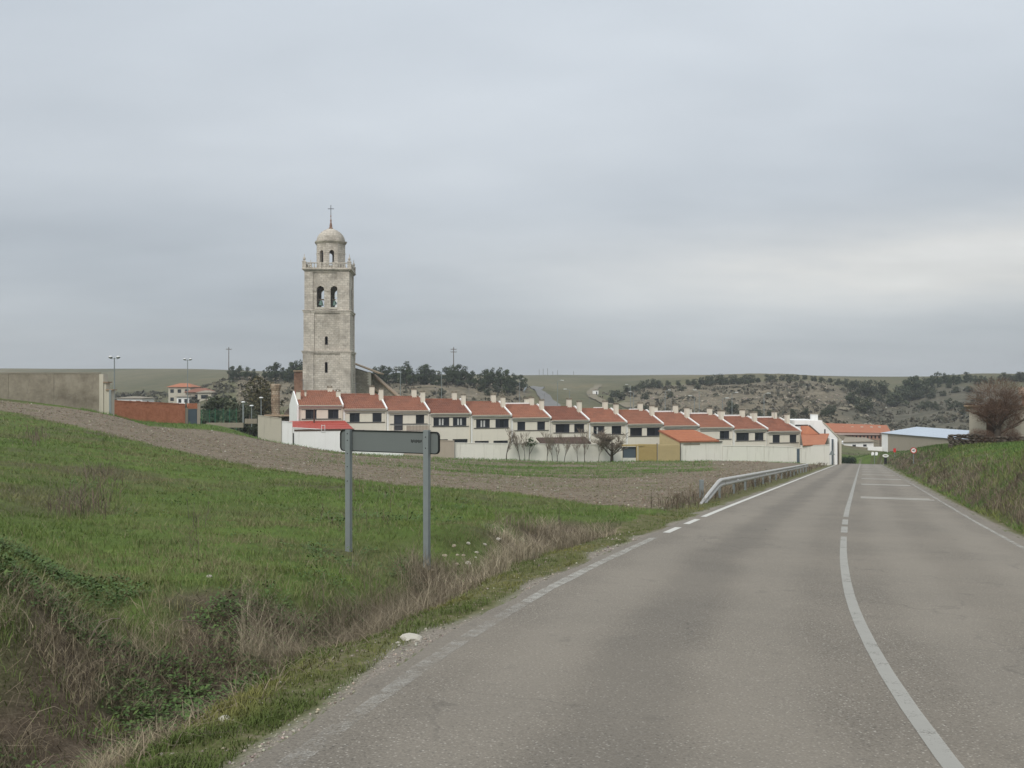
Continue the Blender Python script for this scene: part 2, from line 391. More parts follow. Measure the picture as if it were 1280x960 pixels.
ctl_xyz += [((a-640)/F*d, d, EYE+(490-b)/F*d) for a, b, d in far]
for a in (-500, -100, 300, 640, 900, 1280, 1700): 
    ctl_xyz += [((a-640)/F*d, d, z) for d, z in ((1300, 17), (2500, 17))]
for y in (3, 5, 8, 12, 17, 23, 32, 44, 60, 80, 105, 135, 160):
    for o in (-4.6, 4.0 if y > 15 else 7): ctl_xyz.append(road_pt(y, o, -.03 if o < 0 else .0))
    if y < 16: ctl_xyz.append(road_pt(y, -7.5 if y > 6 else -5.5, .12))
for y in (3, 7, 12): ctl_xyz.append(road_pt(y, 12, .8))
def warp(X, Y):
    r_ = np.hypot(X, Y)+1e-6; a = np.clip(np.arctan2(X, Y), -R(55), R(55)); D = np.maximum(r_*np.cos(a), 1.5)
    return np.tan(a)*3.2, np.log(D)
_P = np.array(ctl_xyz); _U = np.stack(warp(_P[:, 0], _P[:, 1]), 1)
def _phi(d2): return .5*d2*np.log(d2+1e-9)
_n = len(_P); _K = _phi(((_U[:, None]-_U[None])**2).sum(-1))+np.eye(_n)*.0012
_A = np.zeros((_n+3, _n+3)); _A[:_n, :_n] = _K; _A[:_n, _n] = 1; _A[:_n, _n+1:] = _U; _A[_n:, :_n] = _A[:_n, _n:].T
_W = np.linalg.solve(_A, np.concatenate([_P[:, 2], [0, 0, 0]]))
def tps(X, Y):
    u, v = warp(X, Y); z = _W[_n]+_W[_n+1]*u+_W[_n+2]*v
    for i in range(_n): z += _W[i]*_phi((u-_U[i, 0])**2+(v-_U[i, 1])**2)
    return z
def column(X, Y): return np.where(Y > .5, 640+F*X/np.maximum(Y, .5), np.where(X > 0, 3000, -3000))
def ground(X, Y):
    X = np.asarray(X, float); Y = np.asarray(Y, float); r_ = np.hypot(X, Y)
    z = tps(X, Y); o, yy = road_off(X, Y)
    on = (yy > -58)*(yy < 215)
    col = column(X, Y)
    # roughness: clods, hummocks, gullies and ledges further off
    lump = (fbm(X/1.3, Y/1.3, 3, 3)-.5)*.16+(fbm(X/.35, Y/.35, 2, 9)-.5)*.07
    z = z+lump*sstep(r_, 3, 8)*(1-sstep(r_, 60, 120))
    hill = sstep(r_, 240, 330)*(1-sstep(r_, 480, 620))
    z = z+hill*((fbm(X/38, Y/38, 4, 21)-.5)*3.2+(fbm(X/9, Y/9, 3, 22)-.5)*1.3)
    dl = L_EDGE-o; dr = o-R_EDGE
    zr = road_z(np.clip(yy, -58, 215))
    # ditch on the left
    ends = sstep(yy, -8, -2)*(1-sstep(yy, 19.4, 20.1))
    dd = dl+(fbm(X/1.6, Y/1.6, 2, 31)-.5)*.8
    z = z-(.52-.22*sstep(yy, 10, 13))*np.exp(-((dd-1.62)/.72)**2)*ends*(.8+.4*fbm(X/2.1, Y/2.1, 2, 33))
    px, py = (575-640)/F*16.6, 16.6
    z = z+.22*np.exp(-(((X-px)/1.0)**2+((Y-py)/.9)**2))
    # shoulders meet the road
    ol = np.where(dl > 0, dl, np.where(dr > 0, dr, 0))
    wgt = np.where(dl > 0, sstep(ol, .25, 1.3), sstep(ol, .1, .9))
    edge = zr-.015-.05*np.minimum(ol, .3)+(fbm(X/.3, Y/.3, 2, 5)-.5)*.03*(ol > .05)
    zz_ = np.where((dl <= 0)*(dr <= 0), zr-.012-.07*sstep(-np.maximum(dl, dr), 0.0, .35), edge*(1-wgt)+z*wgt)
    return np.where(on, zz_, z)
def H(x, y): return float(ground(np.array([x], float), np.array([y], float))[0])
def spot(col, d): return ((col-640)/F*d, d)
def pz(row, d): return EYE+(490-row)/F*d

# meadow / ploughed field boundary and other land uses, in plan
_bx = np.array([-60, -31, -21, -10.8, -4.6, 0, 3.9, 6, 9]); _by = np.array([70, 59, 51, 41.5, 36, 32.5, 27, 24, 20.])
px_m, py_m = (577-640)/F*15.6, 15.6
def zones(X, Y):
    r_ = np.hypot(X, Y); o, yy = road_off(X, Y); dl = L_EDGE-o; dr = o-R_EDGE; col = column(X, Y)
    nz = (fbm(X/4, Y/4, 4, 41)-.5); nz2 = (fbm(X/1.1, Y/1.1, 3, 42)-.5)
    left = dl > 0
    yb = np.interp(X, _bx, _by)
    plough = left*sstep(Y-yb+nz*3+nz2*1.2, -.6, .6)
    ytop = np.interp(col, [-400, 0, 137, 190, 250, 327, 366, 500, 640, 800, 900, 1000, 1060], [72, 77, 79, 98, 104, 112, 116, 117, 120, 124, 128, 132, 138])
    plough = plough*(1-sstep(Y-ytop+nz*4, -1, 1))*sstep(dl+nz2, .9, 1.6)
    # green seed rows in the far plough
    streak = fbm(X/16, (Y-.18*X)/1.6, 3, 44)
    gr = sstep(streak, .46, .56)*sstep(col, 430, 600)*(1-sstep(col, 860, 930))*sstep(Y, 66, 88)
    gr = np.maximum(gr, sstep(streak, .60, .68)*.75*sstep(Y, 40, 55)*sstep(col, 300, 420)*(1-sstep(col, 800, 900)))
    plough = plough*(1-gr)
    verge = (left*(dl < 1.1+nz2*.5)+(dr > 0)*(dr < .5))*1.0
    gravel = left*(1-sstep(dl+nz2*.6, .05, .26))+(dr > 0)*(1-sstep(dr+nz2*.3, .1, .3))
    near = (1-sstep(yy, 19.6, 20.8))
    dry = left*sstep(dl+nz2*.5, .8, 1.1)*(1-sstep(dl+nz*1.5+nz2*1.2, 2.0+.55*(yy < 9), 2.75+.5*(yy < 9)))*near
    dry = np.maximum(dry, left*sstep(dl, .5, .8)*(1-sstep(dl+nz2, 1.3, 2.2))*sstep(yy, 24, 29)*(1-sstep(yy, 150, 165))*.9)
    dry = dry*(1-.95*np.exp(-(((X-px_m)/.75)**2+((Y-py_m)/1.0)**2)**2))
    bank = (dr > 0)*sstep(dr, .3, .7)*(1-sstep(dr+nz*4.5+nz2*1.5, 1.9, 3.4))*sstep(yy, 6, 12)*(1-sstep(yy, 150, 175))
    dry = np.maximum(dry, bank*(.9-.5*sstep(fbm(X/3, Y/3, 3, 47), .45, .6)))
    bare = sstep(r_, 225, 260)
    hill = bare*np.clip(sstep(col, 285, 300)*(1-sstep(col+nz*30, 655, 672))*(1-sstep(r_, 372, 400))
                        + sstep(col+nz*20, 770-np.clip((r_-330)*.35, 0, 60), 800)*(1-sstep(r_, 428+nz*20, 445)), 0, 1)
    heath = bare*sstep(col+nz*60, 1030, 1085)*(1-sstep(r_, 440, 470))*sstep(r_, 285, 300)
    return dict(heath=heath, plough=plough, dry=dry, gravel=gravel, verge=verge, hill=hill, far=bare*(1-hill), col=col, r=r_, o=o, dl=dl, dr=dr, yy=yy, nz=nz, nz2=nz2)

# ground material: colour, grain and small relief by land use
g = NT('ground', .97, .08)
z1 = g.attr('landuse'); s1 = g.n('ShaderNodeSeparateColor'); g.put(s1.inputs[0], z1.outputs['Color'])
z2 = g.attr('landuse_far'); s2 = g.n('ShaderNodeSeparateColor'); g.put(s2.inputs[0], z2.outputs['Color'])
big = g.noise(.13, 5, .6); mid = g.noise(.9, 5, .65); fine = g.noise(7, 5, .7); vfine = g.noise(45, 4, .7)
mead = g.ramp(g.math('ADD', g.math('MULTIPLY', mid, .6), g.math('MULTIPLY', fine, .4)), (.3, (.058, .072, .024)), (.48, (.084, .122, .030)), (.62, (.11, .156, .036)), (.78, (.155, .148, .062)))
mead = g.mix(g.step(big, .46, .66), mead, g.ramp(fine, (.3, (.06, .055, .03)), (.7, (.125, .11, .062))))
plo = g.ramp(g.math('ADD', g.math('MULTIPLY', fine, .6), g.math('MULTIPLY', mid, .4)), (.3, (.125, .098, .068)), (.5, (.205, .166, .120)), (.68, (.285, .235, .172)))
plo = g.mix(g.math('MULTIPLY', g.step(g.noise(2.2, 4, .7), .6, .68), .75), plo, (.075, .085, .035))
plo = g.mix(g.step(g.voro(1.7), .16, .08), plo, (.42, .38, .32))
furrow = g.n('ShaderNodeTexWave'); g.put(furrow.inputs['Vector'], g.map((1, 1, 1), rot=(0, 0, R(80)))); furrow.inputs['Scale'].default_value = .55; furrow.inputs['Distortion'].default_value = 3.5
furrow.inputs['Detail'].default_value = 3
plo = g.mix(g.math('MULTIPLY', furrow.outputs[1], .5), plo, (.11, .09, .068))
dryc = g.ramp(g.math('ADD', g.math('MULTIPLY', fine, .5), g.math('MULTIPLY', vfine, .5)), (.3, (.045, .034, .024)), (.5, (.095, .072, .05)), (.7, (.16, .125, .09)))
dryc = g.mix(g.math('MULTIPLY', g.step(mid, .5, .62), .7), dryc, (.05, .062, .024))
gra = g.ramp(vfine, (.3, (.13, .11, .085)), (.5, (.23, .2, .165)), (.7, (.34, .3, .25)))
ver = g.ramp(fine, (.3, (.075, .07, .036)), (.48, (.105, .11, .042)), (.62, (.17, .145, .09)), (.78, (.25, .215, .165)))
farc = g.ramp(g.math('ADD', g.math('MULTIPLY', g.noise(.012, 4, .6, g.map((1, .45, 1))), .7), g.math('MULTIPLY', g.noise(.16, 4), .3)), (.36, (.072, .076, .04)), (.5, (.125, .115, .066)), (.62, (.165, .142, .085)))
farc = g.mix(g.math('MULTIPLY', g.step(g.noise(.5, 5, .7), .5, .64), .35), farc, (.055, .06, .035))
strat = g.noise(.35, 6, .75, g.map((.6, .6, 2.6)), .6)
hillc = g.ramp(g.noise(.3, 6, .72), (.3, (.085, .074, .048)), (.48, (.148, .124, .084)), (.62, (.21, .175, .122)))
rock = g.ramp(g.noise(1.1, 5, .7), (.3, (.16, .135, .10)), (.7, (.36, .31, .24)))
hillc = g.mix(g.math('MULTIPLY', g.step(strat, .52, .66), .55), hillc, rock)
hillc = g.mix(g.math('MULTIPLY', g.step(g.noise(.8, 5, .7), .52, .62), .75), hillc, (.05, .05, .034))
k = g.mix(s1.outputs[0], mead, plo); k = g.mix(s1.outputs[1], k, dryc); k = g.mix(s2.outputs[2], k, ver); k = g.mix(s1.outputs[2], k, gra)
k = g.mix(s2.outputs[1], k, farc); k = g.mix(s2.outputs[0], k, hillc); k = g.mix(z1.outputs['Alpha'], k, g.ramp(g.math('ADD', g.math('MULTIPLY', g.noise(.5, 5, .7), .6), g.math('MULTIPLY', g.noise(.12, 4), .4)), (.35, (.060, .058, .040)), (.5, (.095, .088, .062)), (.65, (.15, .13, .095))))
g.bump(g.math('ADD', fine, g.math('MULTIPLY', vfine, .4)), .6, .05); M['ground'] = g.col(k)

ang = np.concatenate([np.arange(-34, 34.001, .15), np.arange(38, 322, 4.0)])*math.pi/180
rad = np.concatenate([[.6], np.geomspace(1, 225, 229)[:-1], np.geomspace(225, 640, 150)[:-1], np.geomspace(640, 2600, 60)])
A_, R_ = np.meshgrid(ang, rad); GX = np.sin(A_)*R_; GY = np.cos(A_)*R_
na, nr = len(ang), len(rad)
GZ = ground(GX.ravel(), GY.ravel()); GZv = np.where(R_.ravel() > 1500, GZ, GZ)
V = np.stack([GX.ravel(), GY.ravel(), GZ], 1)
ii, jj = np.meshgrid(np.arange(nr-1), np.arange(na), indexing='ij'); j2 = (jj+1) % na
Q = np.stack([ii*na+jj, ii*na+j2, (ii+1)*na+j2, (ii+1)*na+jj], -1).reshape(-1, 4)[:, ::-1]
cen = V[Q].mean(1)
d1 = V[Q[:, 2]]-V[Q[:, 0]]; d2 = V[Q[:, 3]]-V[Q[:, 1]]; fn = np.cross(d1, d2); 
if fn[:, 2].mean() < 0: Q = Q[:, ::-1]; fn = -fn
VN = np.zeros_like(V)
for k_ in range(4): np.add.at(VN, Q[:, k_], fn)
VN /= np.linalg.norm(VN, axis=1, keepdims=True)+1e-12
zn = zones(V[:, 0], V[:, 1]); zc = zones(cen[:, 0], cen[:, 1])
cls = np.zeros(len(Q), int)
cls[(zc['far']+zc['hill']) > .5] = 2; cls[(zc['hill'] > .5)] = 2
cls[(zc['plough'] > .5) & (cls == 0)] = 1
cls[((zc['verge'] > .5) | ((zc['dry'] > .5) & (zc['r'] < 200)) | (zc['gravel'] > .5)) & (cls != 2)] = 3
cls[(zc['dl'] <= 0) & (zc['dr'] <= 0) & (cls != 2)] = 3
for c_, nm in ((0, 'meadow'), (1, 'ploughed_field'), (2, 'hills'), (3, 'roadside_bank')):
    q = Q[cls == c_]; u, inv = np.unique(q, return_inverse=True); inv = inv.reshape(q.shape)
    me = fastmesh(nm, V[u], inv, M['ground'], None, True)
    a = me.color_attributes.new('landuse', 'FLOAT_COLOR', 'POINT')
    a.data.foreach_set('color', np.stack([zn['plough'][u], zn['dry'][u], zn['gravel'][u], zn['heath'][u]], 1).astype(np.float32).ravel())
    a = me.color_attributes.new('landuse_far', 'FLOAT_COLOR', 'POINT')
    a.data.foreach_set('color', np.stack([zn['hill'][u], zn['far'][u], zn['verge'][u]*(1-zn['gravel'][u]), np.ones(len(u))], 1).astype(np.float32).ravel())
    me.normals_split_custom_set_from_vertices(VN[u].astype(np.float32))
    tag(link(nm, me), kind='structure')

# ------------------------------------------------------------------ road
t = NT('asphalt', .88, .25)
f1 = t.noise(60, 6, .85); f2 = t.noise(1.1, 5, .6); f3 = t.noise(.22, 4, .55); sp_ = t.voro(30); sp2 = t.voro(90, out=1)
k = t.ramp(f1, (.34, (.084, .071, .055)), (.5, (.172, .150, .120)), (.66, (.285, .25, .203)))
k = t.mix(t.math('MULTIPLY', t.step(sp_, .24, .12), .8), k, (.42, .385, .33)); k = t.mix(t.math('MULTIPLY', t.step(t.voro(15, t.map(loc=(2, 7, 4))), .13, .07), .8), k, (.50, .47, .41))
k = t.mix(t.math('MULTIPLY', t.step(t.voro(20, t.map(loc=(5, 3, 1))), .22, .12), .75), k, (.055, .05, .044))
k = t.mix(t.math('MULTIPLY', t.step(f2, .35, .7), .22), k, (.105, .093, .078))
k = t.mix(t.math('MULTIPLY', t.step(f3, .38, .62), .42), k, (.238, .207, .165))
lat = t.attr('lateral').outputs['Fac']; wob_ = t.math('ADD', lat, t.math('MULTIPLY', t.math('SUBTRACT', t.noise(.35, 3), .5), .9))
def lane(c, w_): 
    d = t.math('ABSOLUTE', t.math('SUBTRACT', wob_, c)); return t.step(d, w_, w_*.25)
trk = t.math('MAXIMUM', t.math('MAXIMUM', lane(-2.55, .55), lane(-.95, .55)), t.math('MAXIMUM', lane(.85, .55), lane(2.35, .55)))
k = t.mix(t.math('MULTIPLY', trk, .30), k, (.265, .234, .19))
k = t.mix(t.math('MULTIPLY', lane(-1.75, .5), .22), k, (.085, .078, .068))
k = t.mix(t.math('MULTIPLY', t.step(t.math('ABSOLUTE', wob_), 3.15, 3.65), .55), k, t.mix(t.noise(30, 4, .8), (.10, .088, .07), (.28, .245, .2)))
crk = t.n('ShaderNodeTexVoronoi', feature='DISTANCE_TO_EDGE'); dv_ = t.n('ShaderNodeVectorMath', operation='ADD'); t.put(dv_.inputs[0], t.vec); nz_ = t.n('ShaderNodeTexNoise'); nz_.inputs['Scale'].default_value = 1.4; nz_.inputs['Detail'].default_value = 5
t.put(nz_.inputs['Vector'], t.vec); t.put(dv_.inputs[1], nz_.outputs['Color']); t.put(crk.inputs['Vector'], dv_.outputs[0]); crk.inputs['Scale'].default_value = .42
k = t.mix(t.math('MULTIPLY', t.math('MULTIPLY', t.step(crk.outputs[0], .010, .002), t.step(t.noise(.3, 3), .5, .62)), .25), k, (.05, .045, .04))
k = t.mix(t.math('MULTIPLY', t.step(t.noise(2.3, 5, .7, t.map(loc=(9, 9, 0))), .60, .72), .3), k, (.09, .08, .068))
t.bump(t.math('ADD', f1, sp_), .5, .008); M['asphalt'] = t.col(k)
def paint(name, lo, hi, alpha=1.0, c=(.56, .54, .49)):
    t = NT(name, .75, .3); f = t.math('ADD', t.math('MULTIPLY', t.noise(4.5, 5, .7), .55), t.math('MULTIPLY', t.noise(70, 3, .75), .45))
    t.col(t.mix(t.noise(3, 4), tuple(x*.85 for x in c), c))
    tr = t.n('ShaderNodeBsdfTransparent'); mxs = t.n('ShaderNodeMixShader'); t.put(mxs.inputs[0], t.math('MULTIPLY', t.step(f, lo, hi), alpha))
    t.t.links.new(tr.outputs[0], mxs.inputs[1]); t.t.links.new(t.b.outputs[0], mxs.inputs[2]); t.t.links.new(mxs.outputs[0], t.out.inputs[0]); return t.mat
M['paint'] = paint('worn_white_paint', .28, .48, .72, (.43, .415, .37))
M['paint_thin'] = paint('faded_white_paint', .42, .66, .55, (.5, .475, .42))
M['paint_faint'] = paint('nearly_gone_paint', .46, .64, .55, (.42, .4, .36))
M['paint_worn'] = paint('worn_edge_paint', .36, .58, .6, (.53, .51, .45))
M['paint_rumble'] = paint('pale_rumble_paint', .24, .42, .62, (.55, .53, .47))
M['paint_good'] = paint('white_road_paint', .22, .38, .9, (.62, .6, .54))
def strip(o0, o1, y0, y1, dz, step=1.0, wob=0, nx=1, seed=0):
    ys = np.arange(y0, y1+1e-6, (y1-y0)/max(1, round((y1-y0)/step))); vs = []; fs = []
    for i, y in enumerate(ys):
        for j in range(nx+1):
            o = o0+(o1-o0)*j/nx
            if wob and j in (0, nx): o += wob*((mnoise.noise((y*1.7, seed+j*9.1, 0)))+.5*mnoise.noise((y*5.3, seed+j*9.1, 3)))
            vs.append(road_pt(float(y), o, dz))
    n = nx+1
    for i in range(len(ys)-1):
        for j in range(nx): fs.append((i*n+j, i*n+j+1, (i+1)*n+j+1, (i+1)*n+j))
    return vs, fs
b = MB(); b.add(*strip(L_EDGE, R_EDGE, -55, 212, 0, .4, .07, 10)); road = tag(b.build('road', M['asphalt'], None, False, False), kind='structure')
_rv = np.array([v.co[:] for v in road.data.vertices]); _ra = road.data.attributes.new('lateral', 'FLOAT', 'POINT'); _ra.data.foreach_set('value', road_off(_rv[:, 0], _rv[:, 1])[0].astype(np.float32))
def mark(name, segs, mat, dz=.004):
    b = MB()
    for s_ in segs: b.add(*strip(*s_[:4], dz, 1.0, s_[4] if len(s_) > 4 else 0, 1, 5))
    return b.build(name, mat, road, False, False)
mark('edge_line', [(-3.36, -3.23, -50, 9.5, .02)], M['paint_thin']); mark('edge_line', [(-3.36, -3.23, 9.5, 17.3, .02)], M['paint_worn'])
mark('edge_line', [(-3.36, -3.22, 18.4, 19.8), (-3.36, -3.22, 20.8, 22.4), (-3.36, -3.22, 23.3, 168)], M['paint_good'])
mark('edge_line', [(2.97, 3.06, -50, 168, .02)], M['paint_worn'])
mark('centre_line', [(-.055, .055, -50, 19.3), (-.065, .065, 20.3, 22.0), (-.065, .065, 22.6, 24.4), (-.065, .065, 25.4, 172)], M['paint'])
for i, y in enumerate((37.6, 53.5, 66, 79, 92, 104, 118, 130, 142)):
    if i == 0: mark('rumble_strip', [(.35, 2.75, y-.12, y+.16)], M['paint_good']); mark('rumble_strip', [(.35, 2.85, y-.95, y-.67)], M['paint_good'])
    else: mark('rumble_strip', [(.35, 2.8, y-.45-.004*y, y+.45+.004*y)], M['paint_rumble'])
# repair blotches and stray paint spots on the tarmac
b = MB()
for (c_, r0, a_) in ((623, 877, .09), (640, 829, .05), (728, 770, .06), (560, 932, .08), (920, 838, .05), (985, 688, .07)):
    y = 1990/(r0-567.8); x = (c_-640)/F*y; n = 9
    o, yy = road_off(np.array([x]), np.array([y])); pts = []
    for i in range(n):
        q = 2*math.pi*i/n; rr_ = a_*(.55+.6*rnd.random()); pts.append((x+rr_*1.5*math.cos(q), y+rr_*.8*math.sin(q), -.0625*(y+rr_*.8*math.sin(q))+.004))
    b.add(pts, [tuple(range(n))])
b.build('paint_spots', M['paint_thin'], road, False, False)
# ------------------------------------------------------------------ church tower
def rot2(x, y, a): return (x*math.cos(a)-y*math.sin(a), x*math.sin(a)+y*math.cos(a))
TR = R(3.4); TX, TY = -32.15, 175.5
zb = H(TX, TY)-1
tw = thing('church_tower', 'tall pale stone bell tower with domed lantern and iron cross behind the row houses', 'church tower', (TX, TY, 0), TR)
def wall_ring(name, wd, z0, z1, mat, front=(), right=(), back=(), left=(), th=.9, parent=tw):
    """four walls of a square stage, each its own part, with openings"""
    h = wd/2
    for a, holes, in ((0, front), (90, right), (180, back), (270, left)):
        b = MB(); x1 = h if a in (0, 180) else h-th
        b.plate(rect(-x1, x1, z0, z1), holes, -h, -h+th)
        ca, sa = math.cos(R(a)), math.sin(R(a)); b.v = [(x*ca-y*sa, x*sa+y*ca, z) for x, y, z in b.v]
        b.build(name, mat, parent)
zs1, zs2, zc = pz(441, 171.8), pz(390, 171.8), pz(337, 171.8)
W1, W2, W3 = 7.95, 7.72, 7.45
sl = lambda r0, r1, x=-.1: arch(x, .5, pz(r1, 171.6), pz(r0, 171.6), 6)
wall_ring('wall', W1, zb, zs1, M['tower'], [sl(452.5, 466)])
wall_ring('wall', W2, zs1+.003, zs2, M['tower'], [sl(420.3, 431)])
za0, za1 = pz(384, 171.8), pz(357.5, 171.8)
belf = [arch(-1.12, 1.28, za0, za1), arch(1.25, 1.28, za0, za1)]
wall_ring('wall', W3, zs2+.003, zc, M['tower'], belf, belf, belf, [arch(0, 1.28, za0, za1)])
def ring(b, wd, z0, z1, th): # hollow square band
    h = wd/2; b.box(-h, h, -h, -h+th, z0, z1); b.box(-h, h, h-th, h, z0, z1); b.box(-h, -h+th, -h+th, h-th, z0, z1); b.box(h-th, h, -h+th, h-th, z0, z1)
for z, wd in ((zs1, W1), (zs2, W2)):
    b = MB(); ring(b, wd+.42, z-.12, z+.16, .5); ring(b, wd+.62, z+.163, z+.33, .6); b.build('string_course', M['tower2'], tw)
for (z0, z1, wd, a_, c_) in ((zb, zs1-.13, W1, 1.75, 1.65), (zs1+.34, zs2-.13, W2, 1.7, 1.6), (zs2+.34, zc-.5, W3, 1.35, 1.95)):
    for sx in (0, 1):
        b = MB(); h = wd/2; x0, x1 = ((-h-.1, -h+a_) if sx == 0 else (h-c_, h+.1)); b.box(x0, x1, -h-.16, -h-.002, z0, z1); b.build('pilaster', M['tower2'], tw)
    h = wd/2
    for y0, y1 in ((-h+.02, -h+1.6), (h-1.6, h)): b = MB(); b.box(h+.002, h+.15, y0, y1, z0, z1); b.build('side_pilaster', M['tower2'], tw)
# impost band, sills and arch rings of the belfry
zi = pz(363, 171.8); h = W3/2
for x0, x1 in ((-h+1.36, -1.77), (-.47, .60), (1.90, h-1.97)): b = MB(); b.box(x0, x1, -h-.09, -h-.003, zi-.1, zi+.12); b.build('impost_band', M['tower2'], tw)
for x in (-1.12, 1.25):
    b = MB(); r0, r1 = .64, .86; zsp = za1-.64; n = 11
    for i in range(n):
        q0, q1 = math.pi*i/n+.02, math.pi*(i+1)/n-.02
        pts = [(x+r0*math.cos(q0), zsp+r0*math.sin(q0)), (x+r1*math.cos(q0), zsp+r1*math.sin(q0)), (x+r1*math.cos(q1), zsp+r1*math.sin(q1)), (x+r0*math.cos(q1), zsp+r0*math.sin(q1))]
        b.plate(pts, [], -h-.07, -h-.002)
    b.build('arch_ring', M['tower2'], tw)
    b = MB(); b.box(x-.9, x+.9, -h-.12, -h+.3, za0-.3, za0-.002); b.build('sill', M['palestone'], tw)
    b = MB(); zk = za0+.35
    b.lathe([(.46, zk), (.44, zk+.06), (.36, zk+.22), (.30, zk+.5), (.25, zk+.72), (.12, zk+.84), (.05, zk+.92)], 18, x, -h+.75)
    b.build('bell', M['bronze'], tw, True)
    b = MB(); b.box(x-.52, x+.52, -h+.62, -h+.88, zk+.9, zk+1.12); b.build('bell_yoke', M['wood'], tw)
b = MB(); b.box(-h+.95, h-.95, -h+.95, h-.95, za0-.6, za0-.35); b.build('belfry_floor', M['wood'], tw)
b = MB(); b.box(-h+.95, h-.95, -h+.95, h-.95, zc-.9, zc-.5); b.build('belfry_ceiling', M['tower'], tw)
# small loudspeaker horns in the right arch
for z in (za0+.25, za0+1.15, za0+2.0): b = MB(); b.lathe([(.06, 0), (.1, .12), (.26, .3)], 10, 0, 0); b.v[-30:] = [(1.25+.42+x, -h+.35-zq, z+y) for x, y, zq in b.v[-30:]]; b.build('loudspeaker', M['lampwhite'], tw)
b = MB(); ring(b, W3+.25, zc-.5, zc-.2, 1.1); ring(b, W3+.6, zc-.197, zc-.02, 1.2); ring(b, W3+1.0, zc-.017, zc+.15, 1.4); b.box(-h+1, h-1, -h+1, h-1, zc-.2, zc+.1); b.build('cornice', M['tower2'], tw)
# balustrade with corner pedestals and ball finials
z0 = zc+.155; zt = pz(328.3, 171.8); hb = W3/2+.12
b = MB()
for a in range(4):
    ca, sa = math.cos(a*math.pi/2), math.sin(a*math.pi/2); k0 = len(b.v)
    b.box(-hb+.4, hb-.4, -hb-.14, -hb+.14, z0, z0+.18); b.box(-hb+.4, hb-.4, -hb-.15, -hb+.15, zt-.16, zt)
    b.v[k0:] = [(x*ca-y*sa, x*sa+y*ca, z) for x, y, z in b.v[k0:]]
b.build('balustrade_rail', M['tower2'], tw)
bal = None
for a in range(4):
    for x in [-hb+.75+i*(2*hb-1.5)/13 for i in range(14)]:
        if abs(x+1.1) < .2 or abs(x-1.2) < .2: continue
        if bal is None:
            b = MB(); b.lathe([(.07, z0+.18), (.12, z0+.35), (.06, z0+.62), (.09, zt-.16)], 8); bal = b.mesh('baluster', M['palestone'], True)
        o = link('baluster', bal, tw); q = rot2(x, -hb, a*math.pi/2); o.location = (q[0], q[1], 0)
for a in range(4):
    for x in (-hb, -1.1, 1.2):
        b = MB(); big_ = x == -hb; w_ = .62 if big_ else .4
        b.cbox(0, 0, z0, w_, w_, zt-z0+.1)
        if big_:
            b.frus(0, 0, zt+.1, zt+.3, .75, .75, .4, .4); b.lathe([(.1, zt+.3), (.24, zt+.55), (.2, zt+.8), (.07, zt+.95), (.05, zt+1.45)], 8)
        o = b.build('pinnacle' if big_ else 'balustrade_post', M['tower2'], tw); q = rot2(x, -hb, a*math.pi/2); o.location = (q[0], q[1], 0); o.rotation_euler = (0, 0, a*math.pi/2)
# octagonal lantern
lx = .22; zl0, zl1 = zc+.16, pz(304.5, 174); rl = 2.42
b0 = None
for i in range(8):
    a = math.pi/8+i*math.pi/4+R(10.5)
    wd = 2*rl*math.tan(math.pi/8); b = MB(); b.plate(rect(-wd/2, wd/2, zl0, zl1), [arch(0, .8, zl0+.75, zl0+3.45, 8)] if i in (6, 7, 2, 3) else [], -rl, -rl+.5)
    o = b.build('lantern_wall', M['tower'], tw); o.rotation_euler = (0, 0, a+math.pi/8); o.location = (lx, 0, 0)
    for u0, u1 in ((-wd/2+.02, -.42), (.42, wd/2-.02)): b = MB(); b.box(u0, u1, -rl-.08, -rl-.002, zl0+2.95, zl0+3.1); o = b.build('lantern_band', M['tower2'], tw); o.rotation_euler = (0, 0, a+math.pi/8); o.location = (lx, 0, 0)
rv = rl/math.cos(math.pi/8)
b = MB(); b.lathe([(rv+.05, zl1), (rv+.15, zl1+.15), (rv+.32, zl1+.3), (rv+.36, zl1+.46), (rv+.02, zl1+.52)], 8, lx, 0, 0, .733); b.build('lantern_cornice', M['tower2'], tw)
zd = zl1+.525; zdt = pz(286.5, 175.5); hd = zdt-zd
b = MB(); pr = []
for i in range(8):     # stone courses of the dome, each stepped back
    t0, t1 = i/8, (i+1)/8
    r0 = (rv-.12)*(1-t0**1.9)**.62; r1 = (rv-.12)*(1-min(.985, t1)**1.9)**.62
    pr += [(max(r0, .3), zd+hd*t0+.002), (max(r0*.55+r1*.45, .3), zd+hd*t1)]
b.lathe(pr, 24, lx, 0); b.build('dome', M['tower'], tw)
b = MB(); b.lathe([(.42, zdt-.1), (.36, zdt+.25), (.2, zdt+.35), (.26, zdt+.5), (.15, zdt+1.15), (.08, zdt+1.25), (.17, zdt+1.5), (.07, zdt+1.75), (.05, zdt+2.1), (.12, zdt+2.3), (.05, zdt+2.5)], 10, lx, 0); b.build('finial', M['oldbrick'], tw, True)
b = MB(); zx = zdt+2.5; b.box(lx-.045, lx+.045, -.045, .045, zx-.1, zx+1.75); b.box(lx-.55, lx-.047, -.04, .04, zx+1.05, zx+1.14); b.box(lx+.047, lx+.55, -.04, .04, zx+1.05, zx+1.14); b.build('cross', M['darkline'], tw)
